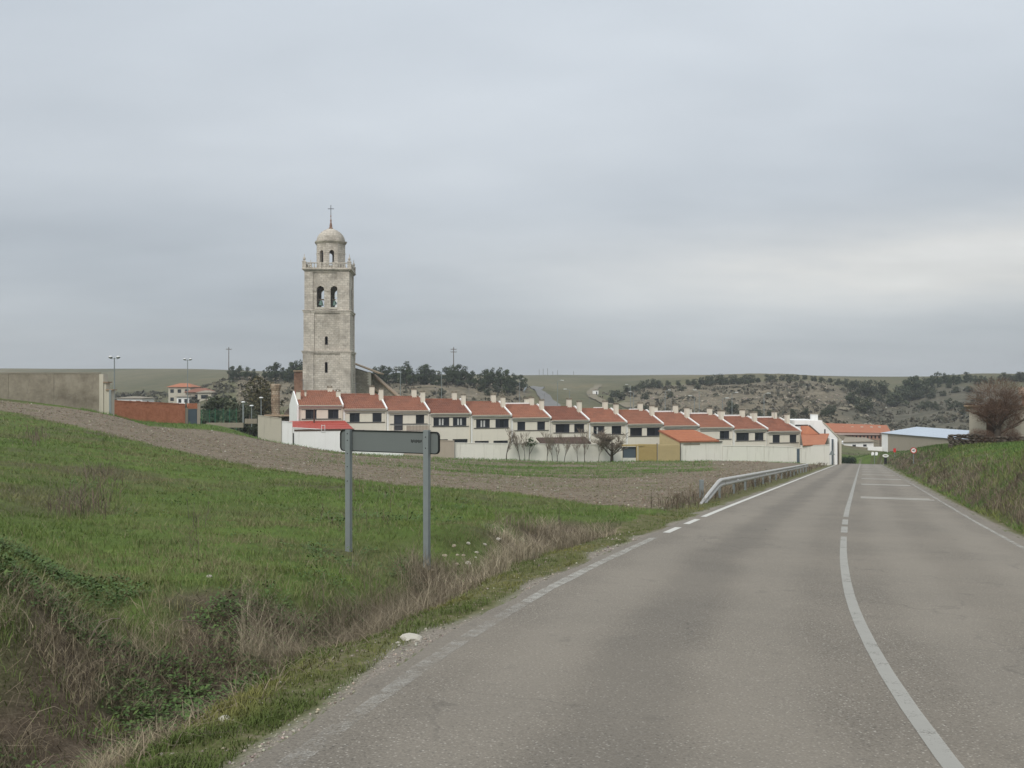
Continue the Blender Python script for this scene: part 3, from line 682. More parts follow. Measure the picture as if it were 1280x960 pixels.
# nave and aisle to the right of the tower
def slab_roof(b, p0, p1, y0, y1, th=.18, m=0):
    (x0, z0), (x1, z1) = p0, p1; dx, dz = x1-x0, z1-z0; L = math.hypot(dx, dz); nx_, nz_ = -dz/L*th, dx/L*th
    if nz_ < 0: nx_, nz_ = -nx_, -nz_
    b.plate([(x0, z0), (x1, z1), (x1+nx_, z1+nz_), (x0+nx_, z0+nz_)], [], y0, y1, m)
nv = thing('church_nave', 'stone church nave with sloping old tile roofs stepping down beside the tower', 'church', (0, 0, 0))
def cx_(c, d): return (c-640)/F*d
zg = -9
xa, xb = cx_(440, 180.6)-.3, cx_(463.5, 181)
b = MB(); b.plate([(xa-3, zg), (xb, zg), (xb, pz(467, 181)), (xa-3, pz(452.3, 181))], [], 180.6, 186); b.build('wall', M['nave'], nv)
b = MB(); slab_roof(b, (xa-.2, pz(453.3, 181)), (cx_(475, 181), pz(467.8, 181)), 180.1, 186.3, .22); b.build('roof', M['old_tile'], nv)
b = MB(); 
for i in range(10): z = pz(482, 180.5)+i*.25; b.box(xb-(.55 if i % 2 else .35), xb+.06, 180.52, 180.9, z, z+.235)
b.build('quoins', M['palestone'], nv)
xc, xd = xb+.1, cx_(500, 184)
b = MB(); b.plate([(xb-3, zg), (xd, zg), (xd, pz(499, 184)), (cx_(466, 184), pz(469, 184)), (xb-3, pz(469, 184))], [], 183.6, 187.5); b.build('aisle_wall', M['nave'], nv)
b = MB(); slab_roof(b, (cx_(464.5, 184), pz(468.5, 184)), (cx_(501, 184), pz(499.6, 184)), 183.1, 188, .22); b.build('aisle_roof', M['old_tile'], nv)
b = MB(); slab_roof(b, (cx_(463, 182.5), pz(482, 182.5)), (cx_(486, 182.5), pz(503, 182.5)), 182.2, 183.4, .2); b.build('lean_to_roof', M['old_tile'], nv)
b = MB(); b.box(cx_(367.5, 183), cx_(378, 183), 183, 190, zg, pz(464.5, 183)); b.build('brick_buttress', M['oldbrick'], nv)
b = MB(); b.box(cx_(366.8, 183), cx_(379, 183), 182.8, 190.2, pz(464.5, 183)+.003, pz(464.5, 183)+.25); b.build('buttress_cap', M['old_tile'], nv)

# ------------------------------------------------------------------ terrace of row houses
UA = math.atan2(.307, .9517); HW = 5.75
def row_pt(n, off=0.0):
    return (-27.47+n*HW*.9517-off*(-.307)*1.0, 128+n*HW*.307-off*.9517)      # off metres in front of the facades
def tile_sheet(b, x0, x1, ya, za, yb, zb_, pitch=.27, amp=.045, rows=9, m=0):
    """barrel tiles: corrugated surface with stepped courses, thickness below"""
    n = max(2, int((x1-x0)/pitch*4)); dz, dy = zb_-za, yb-ya; L = math.hypot(dz, dy); ny, nz_ = -dz/L, dy/L
    vs = []
    for r_ in range(rows):
        for e in (0, 1):
            t_ = (r_+e)/rows; lift = .035 if e == 0 else 0
            for i in range(n+1):
                x = x0+(x1-x0)*i/n; h_ = amp*(1+math.cos(2*math.pi*(x-x0)/pitch))+lift
                vs.append((x, ya+dy*t_+ny*h_, za+dz*t_+nz_*h_))
    fs = []
    for r_ in range(rows*2-1):
        for i in range(n): q = r_*(n+1)+i; fs.append((q, q+1, q+n+2, q+n+1))
    b.add(vs, fs, m)
    b.add([(x0, ya, za-.1), (x1, ya, za-.1), (x1, yb, zb_-.1), (x0, yb, zb_-.1), (x0, ya, za), (x1, ya, za), (x1, yb, zb_), (x0, yb, zb_)], [(0, 3, 2, 1), (0, 1, 5, 4), (1, 2, 6, 5), (2, 3, 7, 6), (3, 0, 4, 7), (4, 5, 6, 7)], m)
def add_window(parent, x0, x1, z0, z1, y, leaves=2, curtain=False, shut=(), dp=.16):
    fr = MB(); t_ = .06
    for q in ((x0, x0+t_, z0, z1), (x1-t_, x1, z0, z1), (x0+t_, x1-t_, z0, z0+t_), (x0+t_, x1-t_, z1-t_, z1)): fr.box(q[0], q[1], y+dp-.05, y+dp+.02, q[2], q[3])
    f = fr.build('window', M['shutter'], parent)
    wd = (x1-x0-2*t_)/leaves
    for i in range(leaves):
        a, c = x0+t_+i*wd+.012, x0+t_+(i+1)*wd-.012; b = MB()
        b.box(a, c, y+dp-.012 if i not in shut else y+dp-.04, y+dp+.012, z0+t_, z1-t_); b.build('shutter' if i in shut else 'pane', M['shutter' if i in shut else 'glass'], f)
        if i in shut: 
            b = MB(); [b.box(a+.05, c-.05, y+dp-.055, y+dp-.042, z0+t_+.08+k*.12, z0+t_+.14+k*.12) for k in range(int((z1-z0-.25)/.12))]; b.build('louvre', M['glass'], f)
    if curtain:
        b = MB(); m_ = (x0+x1)/2; [b.box(m_+s_*.2-.11, m_+s_*.2+.11, y+dp-.035, y+dp-.014, z0+.12, z1-.12) for s_ in (-1, 1)]; b.build('curtain', M['curtain'], f)
    return f
EAVE = [507.6, 512, 514.3, 517.5, 519.8, 523, 526, 528.5, 530.7, 533, 535, 537, 539.7]
RIDGE = [490, 494, 497, 500.3, 503.5, 507, 509.6, 512, 514, 517, 519.3, 522, 524]
HL = ['leftmost row house, with white gable and a thin extra chimney, above the red sheet roof',
 'row house second from the left, directly behind the left half of the blank road sign',
 'row house with first floor balcony and tall dark balcony door above the road sign',
 'row house with curtained triple windows just right of the balcony house',
 'row house above the white yard wall, behind the leftmost bare sapling',
 'row house with two narrow windows set far apart, behind the green shrub',
 'row house with dark stained tiles above the brown awning',
 'row house behind the crown of the big leafless tree',
 'row house above the ochre sheet metal panels',
 'row house partly hidden by the orange roofed shed, left of the shed ridge',
 'row house with one window showing to the right of the orange roofed shed',
 'row house second from the right end, with a wide and a narrower window',
 'rightmost row house of the terrace, beside the white end building']
WIN = [ # windows along the facade: x0, x1, leaves, shutters, curtain
 [(.92, 2.32, 2, (1,), 0), (3.8, 5.15, 2, (1,), 0)], [(.85, 2.15, 2, (1,), 0), (3.85, 5.05, 1, (0,), 0)], [(3.9, 5.05, 2, (), 0)],
 [(.55, 2.75, 3, (0, 2), 1), (3.25, 5.15, 3, (0, 2), 1)], [(.75, 2.7, 3, (0, 2), 1), (3.5, 5.4, 3, (0, 2), 0)], [(.9, 2.05, 1, (0,), 0), (3.8, 4.95, 1, (0,), 0)],
 [(.75, 2.85, 3, (2,), 0), (3.55, 5.05, 2, (), 0)], [(.7, 2.4, 2, (1,), 1), (3.5, 5.0, 2, (), 0)], [(.6, 2.5, 2, (), 0), (3.25, 5.3, 3, (2,), 0)],
 [(.7, 2.0, 2, (), 0), (3.6, 4.9, 2, (1,), 0)], [(3.55, 5.15, 2, (1,), 0)], [(.55, 2.7, 3, (2,), 0), (3.7, 5.2, 2, (1,), 0)], [(1.0, 2.25, 1, (0,), 0), (3.95, 5.15, 1, (0,), 0)]]
houses = []
for i in range(13):
    Yc = 128*(1+.01378*(i+.5)); ez = pz(EAVE[i], Yc); rise = pz(RIDGE[i], Yc+5.2)-ez; bz = ez-5.55
    x_, y_ = row_pt(i); hs = thing('row_house', HL[i], 'house', (x_, y_, bz), UA, 'terraced row houses with red tiled roofs'); houses.append((hs, bz))
    E = 5.55; D = 10.6; yr = 5.2; zr_ = E+rise
    gap = .004
    holes = []; wins = []
    for x0, x1, lv, sh, cu in WIN[i]:
        z0 = E-1.62; z1 = E-.5; holes.append(rect(x0, x1, z0, z1)); wins.append((x0, x1, z0, z1, lv, sh, cu))
    if i == 2: holes.append(rect(.95, 2.15, E-2.5, E-.5))
    gw = []
    if i in (3, 4, 5, 6): 
        for x0, x1 in ((.55, 2.55), (3.2, 5.3)): holes.append(rect(x0, x1, 1.05, 2.15)); gw.append((x0, x1, 1.05, 2.15))
    b = MB(); b.plate(rect(gap, HW-gap, -1.5, E+.1), holes, 0, .3)
    b.plate([(gap, -1.5), (HW-gap, -1.5), (HW-gap, E+.1), (gap, E+.1)], [], D-.3, D)
    for xs in (gap, HW-gap-.25):   # party walls, gabled
        k0 = len(b.v); b.plate([(.302, -1.5), (D-.302, -1.5), (D-.302, E), (yr, zr_-.12), (.302, E)], [], 0, .25); b.v[k0:] = [(xs+y, x, z) for x, y, z in b.v[k0:]]
    b.build('wall', M['cream'], hs)
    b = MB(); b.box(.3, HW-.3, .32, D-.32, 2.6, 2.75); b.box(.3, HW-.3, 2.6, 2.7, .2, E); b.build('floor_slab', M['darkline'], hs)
    for q in wins: add_window(hs, q[0], q[1], q[2], q[3], 0, q[4], q[6], q[5])
    for q in gw: add_window(hs, *q, 0, 3, False, (2,) if i == 4 else ())
    if i == 2:
        b = MB(); b.box(.98, 2.12, .1, .18, E-2.48, E-.52); b.build('balcony_door', M['shutter'], hs)
        bl = MB(); bl.box(.15, HW-.1, -1.25, -.003, E-2.78, E-2.62); bo = bl.build('balcony', M['cream'], hs)
        b = MB(); b.box(.15, HW-.1, -1.25, -1.2, E-1.78, E-1.72); b.box(.15, HW-.1, -1.24, -1.21, E-2.5, E-2.46); b.build('rail', M['galv'], bo)
        bar = MB(); bar.box(-.012, .012, -1.24, -1.21, E-2.6, E-1.78); bm_ = bar.mesh('baluster', M['rust'])
        for q in range(28): o = link('baluster', bm_, bo); o.location = (.2+q*.195, 0, 0)
        b = MB(); b.box(2.4, HW-.4, -1.195, -1.18, E-2.55, E-1.85); b.build('screen', M['beige'], bo)
    # dark lintel and sill lines with pale panels between
    b = MB(); b.box(.42, HW-.28, -.055, -.002, E-.5, E-.42); b.build('lintel', M['darkline'], hs)
    b = MB(); b.box(.42, HW-.28, -.08, -.002, E-1.71, E-1.625); b.build('sill', M['darkline'], hs)
    xs = sorted([.45]+[v for q in WIN[i] for v in q[:2]]+([.95, 2.15] if i == 2 else [])+[HW-.3])
    for j in range(0, len(xs)-1, 2):
        if xs[j+1]-xs[j] > .2:
            b = MB(); b.box(xs[j]+.04, xs[j+1]-.04, -.035, -.002, E-1.62, E-.505); b.build('infill_panel', M['panel' if i in (0, 1, 5, 12) else 'cream'], hs)
    for x0, x1 in ((gap, .2), (HW-.16, HW-gap)):
        b = MB(); b.box(x0, x1, -.07, -.002, -1.2, E-.05); b.build('pilaster', M['white' if i % 3 else 'cream'], hs)
    b = MB(); b.box(.02, HW-.02, -.3, -.003, E-.12, E+.03); b.build('cornice', M['white'], hs)
    b = MB(); b.tube([(.03, -.37, E+.06), (HW-.03, -.37, E+.06)], .07, 6); b.build('gutter', M['beige'], hs)
    b = MB(); b.tube([(HW-.1, -.13, E), (HW-.1, -.13, 0)], .045, 6); b.build('downpipe', M['beige'], hs)
    b = MB(); sl_ = rise/(yr); tile_sheet(b, .04, HW-.2, -.34, E+.1-.3*sl_*.4, yr, zr_+.06); b.build('roof', M['tile'], hs, False, False)
    b = MB(); tile_sheet(b, .04, HW-.2, D+.3, E+.02, yr+.05, zr_+.05, .27, .045, 5); b.build('rear_roof', M['tile'], hs, False, False)
    b = MB(); [b.tube([(x, yr, zr_+.1), (x+.42, yr, zr_+.13)], .13, 7) for x in np.arange(.05, HW-.6, .4)]; b.build('ridge_tiles', M['tile'], hs)
    # party wall upstand that runs down the right-hand edge
    b = MB(); k0 = 0; b.plate([(-.42, E-.02), (yr, zr_-.02), (D, E-.1), (D, E+.2), (yr, zr_+.28), (-.42, E+.22)], [], HW-.185, HW-.0); b.v = [(y, x, z) for x, y, z in b.v]; b.build('party_wall_coping', M['white'], hs)
    def chimney(x, y, zb_, zt_, a=.56, c=.56, nm='chimney'):
        b = MB(); b.cbox(x, y, zb_, a, c, zt_-zb_-.22); ch = b.build(nm, M['panel'], hs)
        b = MB(); b.cbox(x, y, zt_-.217, a+.1, c+.1, .07); b.cbox(x, y, zt_-.05, a+.06, c+.06, .06)
        for sx in (-1, 1):
            for sy in (-1, 1): b.cbox(x+sx*(a/2-.05), y+sy*(c/2-.05), zt_-.147, .09, .09, .096)
        b.build('chimney_cap', M['concrete'], ch); return ch
    jx, jz = rnd.uniform(-.08, .08), rnd.uniform(-.12, .12)
    chimney(HW-1.0+jx, yr+.1, zr_-.5, zr_+(1.3 if i else .8)+jz, .62, .6)
    chimney(HW-.22, 3.1, E+rise*.5-.3, zr_+(.95 if i else .3)+jz, .52, .7)
    if i == 0:
        chimney(.22, 2.2, E+.2, E+2.05, .5, .6); chimney(1.25, 3.3, E+.9, E+2.05, .22, .25)
    if i in (5, 9, 10, 11, 12):
        b = MB(); b.box(.5, HW-.6, yr+1.2, yr+1.45, E+.4, zr_+.42); b.build('rear_parapet', M['white'], hs); chimney(HW*.36 if i > 8 else HW-.9, yr+1.9, E+.5, zr_+1.15, .95, .7)
    if i in (7, 8): b = MB(); b.box(HW-2.3, HW-.7, yr+1.2, yr+1.45, E+.4, zr_+.35); b.build('rear_parapet', M['white'], hs)
    if i in (1, 6):
        b = MB(); b.box(2.6 if i == 1 else 1.9, 2.72 if i == 1 else 2.0, -.16, -.003, 1.3, 2.9 if i == 1 else 1.6); b.build('vent_pipe', M['rust'], hs)
M['wire'] = plain('aerial_metal', (.2, .2, .2), .5, .4)
for i in (0, 1, 3, 4, 6, 7, 9, 10, 12):
    hs = houses[i][0]; zt2 = 5.55+rnd.uniform(3.4, 4.2); x = rnd.choice((1.2, 2.4, HW-1.3)); y = rnd.uniform(4.6, 6.2)
    b = MB(); b.tube([(x, y, 6.2), (x, y, zt2)], .028, 5); [b.tube([(x-.42+.04*k_, y-.5+k_*.2, zt2-.1), (x+.42-.04*k_, y-.5+k_*.2, zt2-.1)], .014, 4) for k_ in range(6)]; b.tube([(x, y-.6, zt2-.1), (x, y+.6, zt2-.1)], .018, 4); b.build('aerial', M['wire'], hs)
# white gable skin of the leftmost house
hs0 = houses[0][0]
b = MB(); b.plate([(-.3, -1.5), (10.6, -1.5), (10.6, 5.6), (5.2, 7.5), (-.3, 5.75)], [], -.16, 0); b.v = [(y, x, z) for x, y, z in b.v]; b.build('white_gable', M['white'], hs0)
# red sheet lean-to in front of the first house, with flue pipe
def wp(col, off=8.0):
    k_ = (col-640)/F; px, py = row_pt(0, off); t_ = (-px+py*k_)/(.9517-.307*k_); return (px+.9517*t_, py+.307*t_)
def wseg(name, label, cat, c0, c1, t0, t1, b0, b1, mat, off=8.0, th=.22, cap=True, group=None, capmat=None):
    p0, p1 = wp(c0, off), wp(c1, off); L = math.hypot(p1[0]-p0[0], p1[1]-p0[1]); zb0 = pz(b0, p0[1]); z = lambda r_, p: pz(r_, p[1])-zb0
    wl_ = thing(name, label, cat, (p0[0], p0[1], zb0), UA, group)
    b = MB(); b.plate([(0, -1.2), (L-.012, z(b1, p1)-1.2), (L-.012, z(t1, p1)), (0, z(t0, p0))], [], 0, th); b.build('wall_panel' if cap else 'panel', mat, wl_)
    if cap:
        b = MB(); b.plate([(-.0, z(t0, p0)+.003), (L-.012, z(t1, p1)+.003), (L-.012, z(t1, p1)+.08), (-.0, z(t0, p0)+.08)], [], -.05, th+.05); b.build('coping', capmat or mat, wl_)
    return wl_, L, z(t0, p0), z(t1, p1)
wseg('yard_wall', 'cream wall at the left end of the terrace, below the ruined stone pillar', 'wall', 322.5, 352, 519.5, 523.5, 549, 554, M['beige'], 8.2)
wseg('yard_wall', 'short bright white wall between the cream wall and the red sheet roof', 'wall', 352.2, 365.6, 527, 528, 554, 556.5, M['white'], 8.1)
wa, L, za, zb_ = wseg('yard_wall', 'long clean white wall under the red sheet roof left of the road sign', 'wall', 366, 505, 535, 543, 556, 570, M['white'], 8)
b = MB(); b.box(-.0, .12, -.06, -.003, -.1, za-.6); b.build('gate_slot', M['darkline'], wa)
b = MB()
for (x0, x1) in ((3.4, 3.85),):
    zz0 = za-.55; [b.box(q[0], q[1], -.06, -.004, q[2], q[3]) for q in ((x0, x0+.06, zz0, zz0+.9), (x1-.06, x1, zz0, zz0+.9), (x0+.07, x1-.07, zz0, zz0+.06), (x0+.07, x1-.07, zz0+.8, zz0+.86))]
b.build('metal_bracket', M['lampwhite'], wa)
lt = thing('lean_to_roof', 'bright red corrugated sheet roof sloping onto the long white wall', 'roof', (*row_pt(0), houses[0][1]), UA)
b = MB(); z_hi = pz(526.5, 127.5)-houses[0][1]; z_lo = pz(537, 121)-houses[0][1]
tile_sheet(b, -1.25, 5.9, -7.95, z_lo, -.35, z_hi, .22, .025, 4); b.build('sheet', M['redsheet'], lt, False, False)
b = MB(); b.box(-1.3, 5.95, -8.05, -7.99, z_lo-.16, z_lo+.05); b.build('fascia', M['rust'], lt)
b = MB(); b.box(-1.2, -1.0, -7.6, -.4, 0, z_lo-.12); b.box(5.6, 5.8, -7.6, -.4, 0, z_lo-.12); b.build('side_wall', M['cream'], lt)
b = MB(); b.tube([(1.75, -2.2, z_lo+.5), (1.75, -2.2, z_hi+1.45)], .09, 8); b.lathe([(.17, z_hi+1.45), (.02, z_hi+1.62)], 8, 1.75, -2.2); b.build('flue_pipe', M['rust'], lt)
lt = thing('porch_roof', 'narrow red sheet porch roof below the balcony, behind the road sign', 'roof', (*row_pt(2), houses[2][1]), UA)
b = MB(); tile_sheet(b, .1, 5.75, -3.2, 2.2, -.25, 2.6, .22, .025, 3); b.build('sheet', M['redsheet'], lt, False, False)
b = MB(); [b.box(x, x+.12, -3.1, -2.98, -1, 2.1) for x in (.2, 5.5)]; b.build('post', M['rust'], lt)
wseg('yard_wall', 'pinkish grey block wall behind the right end of the road sign', 'wall', 505.5, 568, 549, 551.5, 570.5, 573.5, M['pinkblock'], 8.6)
wseg('yard_wall', 'long pale wall behind the row of bare saplings', 'wall', 568.4, 777, 554, 556.5, 573.5, 578, M['yard_white'], 8.2)
tb = thing('brown_awning', 'long brown awning roof over the pale wall among the saplings', 'awning', (*wp(675, 7.4), 0), UA)
L = 7.0; q = wp(675, 7.4); z0 = pz(555, q[1])
b = MB(); tile_sheet(b, 0, L, -.6, z0+.05, 1.6, z0+.75, .3, .03, 4); b.build('sheet', M['rust'], tb, False, False)
b = MB(); [b.box(x, x+.12, -.4, -.28, z0-2.4, z0+.0) for x in (.1, 3.4, 6.8)]; b.build('post', M['wood'], tb)
gt, L, _, zt_ = wseg('yard_gate', 'dark grey sheet gate between the big bare tree and the ochre panels', 'gate', 778.5, 795, 558.5, 558.5, 571.5, 572, M['gateblue'], 8.1, .08, False)
b = MB(); b.box(0, L, -.06, -.003, zt_-.1, zt_-.02); b.box(0, .08, -.06, -.003, 0, zt_-.1); b.box(L-.08, L, -.06, -.003, 0, zt_-.1); b.build('gate_frame', M['darkline'], gt)
wseg('yard_wall', 'low white plinth wall under the dark grey gate', 'wall', 778.3, 795.2, 572.3, 572.3, 577, 577, M['yard_white'], 8.15, .25, False)
b = MB(); q = wp(777, 8.4); gp = thing('gate_beam', 'yellowish beam over the dark gate', 'beam', (q[0], q[1], pz(557.8, q[1])), UA); b.box(0, 3.3, -.1, .15, 0, .22); b.build('beam', M['yellowmetal'], gp)
gq = wp(796, 8.5); gpp = thing('gate_post', 'slim yellow post between the dark gate and the ochre panel', 'post', (gq[0], gq[1], pz(578, gq[1])), UA); b = MB(); b.cbox(0, 0, -.4, .16, .16, 2.75); b.build('post', M['yellowmetal'], gpp)
for nm, c0, c1, t0, b0, mt, lb in (('yellowmetal', 798, 821.5, 555, 577.5, 'yellowmetal', 'deep ochre sheet metal fence panel left of the thin dark post'), ('tan', 822.5, 850.5, 555.3, 576.5, 'tanmetal', 'paler tan sheet metal fence panel beside the orange roofed shed')):
    fp, L, z0, z1 = wseg('sheet_fence', lb, 'fence', c0, c1, t0, t0+.3, b0, b0, M[mt], 8.4, .05, False)
    rb = MB(); rb.box(0, L-.02, -.035, -.003, 0, .025); rme = rb.mesh('rib', M[mt])
    for j in range(11): o = link('rib', rme, fp); o.location = (0, 0, .1+j*(z0-.15)/11)
    b = MB(); b.box(L-.06, L+.02, -.06, .06, -.8, z0+.05); b.build('post', M['darkline'], fp)
# shed with orange tile roof
q0, q1 = wp(851, 8.0), wp(903, 8.0); L = math.hypot(q1[0]-q0[0], q1[1]-q0[1]); zb0 = pz(577, q0[1])
sh = thing('garden_shed', 'white walled shed with orange tile roof in front of the terrace', 'shed', (q0[0], q0[1], zb0), UA)
zt_ = pz(552.5, q0[1])-zb0
b = MB(); b.box(0, L, 0, .22, -1, zt_); b.box(.0, .2, .222, 6, -1, zt_); b.box(L-.2, L, .222, 6, -1, zt_-.1)
b.build('wall', M['yard_white'], sh)
b = MB(); zr1 = pz(538, q0[1]+4.6)-zb0; tile_sheet(b, -.35, L-.6, -.25, zt_+.05, 4.6, zr1, .27, .045, 7); ro = b.build('roof', M['orange_tile'], sh, False, False)
for v in ro.data.vertices:                                                    # the ridge is shorter on the right: hipped end
    f_ = max(0, (v.co.y+.25)/4.85); v.co.x = v.co.x-f_*1.45*max(0, min(1, (v.co.x)/L))-f_*.75*(1 if v.co.x < L else 0)*max(0, 1-v.co.x/L)
b = MB(); b.plate([(.02, zt_), (-1.0+.3, zr1-.1), (-.3, zt_)], [], 0, .1); b.v = [(y-.3, .2+(-x)*4.4/1.0 if False else x*-1+.1, z) for x, y, z in b.v]
b = MB(); b.add([(-.3, -.1, zt_-.02), (-.98, 4.5, zr1-.04), (-1.0, 4.5, zt_-1.2), (-.3, -.1, zt_-1.2), (-.1, -.1, zt_-.02), (-.78, 4.5, zr1-.04), (-.8, 4.5, zt_-1.2), (-.1, -.1, zt_-1.2)], [(0, 1, 2, 3), (7, 6, 5, 4), (0, 4, 5, 1), (1, 5, 6, 2), (2, 6, 7, 3), (3, 7, 4, 0)]); b.build('gable_wall', M['tanmetal'], sh)
b = MB(); b.box(.4, 2.9, -.03, -.003, zt_-.45, zt_-.25); b.build('vent_strip', M['concrete'], sh)
b = MB(); b.box(L-1.2, L-.1, -.2, -.004, zt_-.1, zt_+.02); b.build('gutter', M['darkline'], sh)
wseg('yard_wall', 'stained white wall just right of the orange roofed shed', 'wall', 903.4, 955, 557.5, 557.8, 577.5, 578.5, M['yard_white'], 8.05)
wseg('yard_wall', 'white wall with grey patches left of the narrow dark door', 'wall', 955.4, 993.4, 558.3, 559, 578.7, 580, M['yard_white'], 8.0)
dr, L, z0, z1 = wseg('yard_door', 'narrow dark door with white jambs in the roadside wall', 'door', 993.7, 1001.3, 560, 560.3, 580.5, 580.8, M['yard_white'], 8.1, .3, True)
b = MB(); b.box(.3, L-.25, -.03, -.003, 0, z0-.12); b.build('door_leaf', M['gateblue'], dr)
wseg('yard_wall', 'white wall right of the narrow door, under the orange lean-to roof', 'wall', 1001.6, 1037, 557.5, 556.5, 580, 580, M['yard_white'], 8.0)

# ------------------------------------------------------------------ white end building at the road
eb = thing('end_house', 'white end building with stepped gable and orange lean-to roof beside the road', 'house', (0, 0, 0))
Ye = 152.5
def px_(c, d): return (c-640)/F*d
b = MB(); b.plate([(px_(993.5, Ye), -11.5), (px_(1050, Ye), -11.5), (px_(1050, Ye), pz(553.5, Ye)), (px_(1046, Ye), pz(546.5, Ye)), (px_(1028.3, Ye), pz(528.5, Ye)), (px_(1027.8, Ye), pz(525.5, Ye)), (px_(993.5, Ye), pz(525.5, Ye))], [], Ye, Ye+9); b.build('gable_wall', M['white'], eb)
b = MB(); slab_roof(b, (px_(1028.4, Ye), pz(528.3, Ye)), (px_(1051.5, Ye), pz(551.5, Ye)), Ye-.15, Ye+9.2, .16); b.build('coping', M['beige'], eb)
b = MB(); x = px_(1020.5, Ye); b.cbox(x, Ye+1.2, pz(526, Ye), .95, .8, 1.0); ch = b.build('chimney', M['white'], eb)
b = MB(); b.cbox(x, Ye+1.2, pz(526, Ye)+1.003, 1.08, .95, .1); b.build('chimney_cap', M['concrete'], ch)
b = MB(); b.box(px_(994, Ye), px_(1010, Ye), Ye-.08, Ye-.003, pz(532.5, Ye), pz(530.8, Ye)); b.build('dark_fascia', M['darkline'], eb)
b = MB(); b.box(px_(1030.2, Ye), px_(1031.8, Ye), Ye-.06, Ye-.003, pz(543, Ye), pz(536.5, Ye)); b.build('slit_window', M['glass'], eb)
b = MB(); x0, x1 = px_(999.5, Ye), px_(1023, Ye)
def quad_slab(b, p, th=.14):
    p = [Vector(q) for q in p]; n = (p[1]-p[0]).cross(p[3]-p[0]).normalized()*th
    if n.z < 0: n = -n
    v = [tuple(q) for q in p]+[tuple(q+n) for q in p]; b.add(v, [(3, 2, 1, 0), (4, 5, 6, 7), (0, 1, 5, 4), (1, 2, 6, 5), (2, 3, 7, 6), (3, 0, 4, 7)])
Yw = wp(1000, 8.0)[1]; Yv = wp(1036, 8.0)[1]
quad_slab(b, [(px_(1000.5, Ye-.3), Ye-.3, pz(533, Ye-.3)), (px_(1010.3, Ye-.3), Ye-.3, pz(533, Ye-.3)), (px_(1023, Ye-1.5), Ye-1.5, pz(543.3, Ye-1.5)), (px_(1001, Ye-1.5), Ye-1.5, pz(543.3, Ye-1.5))])
b.build('upper_roof', M['orange_tile'], eb)
b = MB(); quad_slab(b, [(px_(1001, Ye-1.2), Ye-1.2, pz(543.3, Ye-1.2)), (px_(1036.5, Ye-.5), Ye-.5, pz(543, Ye-.5)), (px_(1031, Yv+.1), Yv+.1, pz(556.4, Yv)), (px_(1003.5, Yw-.2), Yw-.2, pz(557.6, Yw-.2))]); b.build('lower_roof', M['orange_tile'], eb)
b = MB(); quad_slab(b, [(px_(1010.6, Ye-.35), Ye-.35, pz(532.2, Ye-.3)), (px_(1012.2, Ye-.35), Ye-.35, pz(531.5, Ye-.3)), (px_(1024.8, Ye-1.5), Ye-1.5, pz(542.6, Ye-1.5)), (px_(1023.2, Ye-1.5), Ye-1.5, pz(543.4, Ye-1.5))], .12); b.build('roof_verge', M['rust'], eb)
Yp = 148.0
b = MB(); b.box(px_(1037, Yp), px_(1039.4, Yp), Yp, Yp+3, -12, pz(547.5, Yp)); b.build('side_pier', M['white'], eb)
b = MB(); b.box(px_(1039.6, Yp), px_(1043, Yp), Yp+.6, Yp+1, -12, pz(549, Yp)); b.build('recessed_door', M['gateblue'], eb)
b = MB(); b.box(px_(1043.2, Yp), px_(1047, Yp), Yp+.1, Yp+4, -12, pz(549, Yp)); b.build('side_pier', M['white'], eb)
b = MB(); b.box(px_(1047.2, Yp), px_(1050.4, Yp), Yp+1, Yp+4, -12, pz(553, Yp)); b.build('porch_recess', M['rust'], eb)
b = MB(); b.box(px_(1050.6, Yp), px_(1053.3, Yp), Yp+.5, Yp+4, -12, pz(549.5, Yp)); b.build('side_pier', M['beige'], eb)
b = MB(); x = px_(1050, 146); b.lathe([(.9, -11), (.85, -10.2), (.5, -9.5), (.2, -9.3)], 7, x, 146.5); rb = tag(b.build('boulder', M['palestone']), 'pale boulder at the corner of the white end building', 'boulder')

# ------------------------------------------------------------------ left side: walls, fence, ruin
Yc = 84.0
cw = thing('concrete_wall', 'long weathered grey concrete wall on the rise at the left edge', 'wall', (0, 0, 0))
x = px_(-330, Yc); xe = px_(124.3, Yc); n = 8
for i in range(n):
    a, c = x+(xe-x)*i/n, x+(xe-x)*(i+1)/n-.02
    z0 = min(H(a, Yc), H(c, Yc))-.6; b = MB(); b.plate([(a, z0), (c, z0), (c, pz(467.3, Yc)), (a, pz(467.3, Yc)+.02)], [], Yc+.003*(i % 2), Yc+.25); b.build('panel', M['oldwall'], cw)
b = MB(); b.box(x, xe, Yc-.05, Yc+.3, pz(467.2, Yc)+.025, pz(467.2, Yc)+.1); b.build('coping', M['concrete'], cw)
b = MB(); b.box(px_(123.6, Yc)+.05, px_(129.5, Yc), Yc-.06, Yc+.9, H(xe, Yc)-.8, pz(467.6, Yc)); b.build('end_pier', M['beige'], cw)
for c0, c1, r0 in ((129.6, 132.5, 478.5), (132.6, 138.3, 488)):
    b = MB(); b.box(px_(c0, Yc)+.003, px_(c1, Yc), Yc+.02, Yc+.8, H(xe, Yc)-1, pz(r0, Yc)); st = b.build('stepped_pier', M['beige'], cw)
    b = MB(); b.box(px_(c0, Yc), px_(c1, Yc)+.18, Yc-.1, Yc+.9, pz(r0, Yc)+.003, pz(r0, Yc)+.1); b.build('tile_cap', M['old_tile'], st)
gp = thing('gate_post', 'slim pale green post at the end of the concrete wall', 'post', (px_(137.8, 83.5), 83.5, H(px_(137.8, 83.5), 83.5))); b = MB(); b.cbox(0, 0, -.4, .16, .12, 2.5); b.build('post', M['galv'], gp)
bw = thing('brick_wall', 'long low orange brick wall left of the blue grey gate', 'wall', (0, 0, 0))
Y0, Y1 = 108.0, 117.5
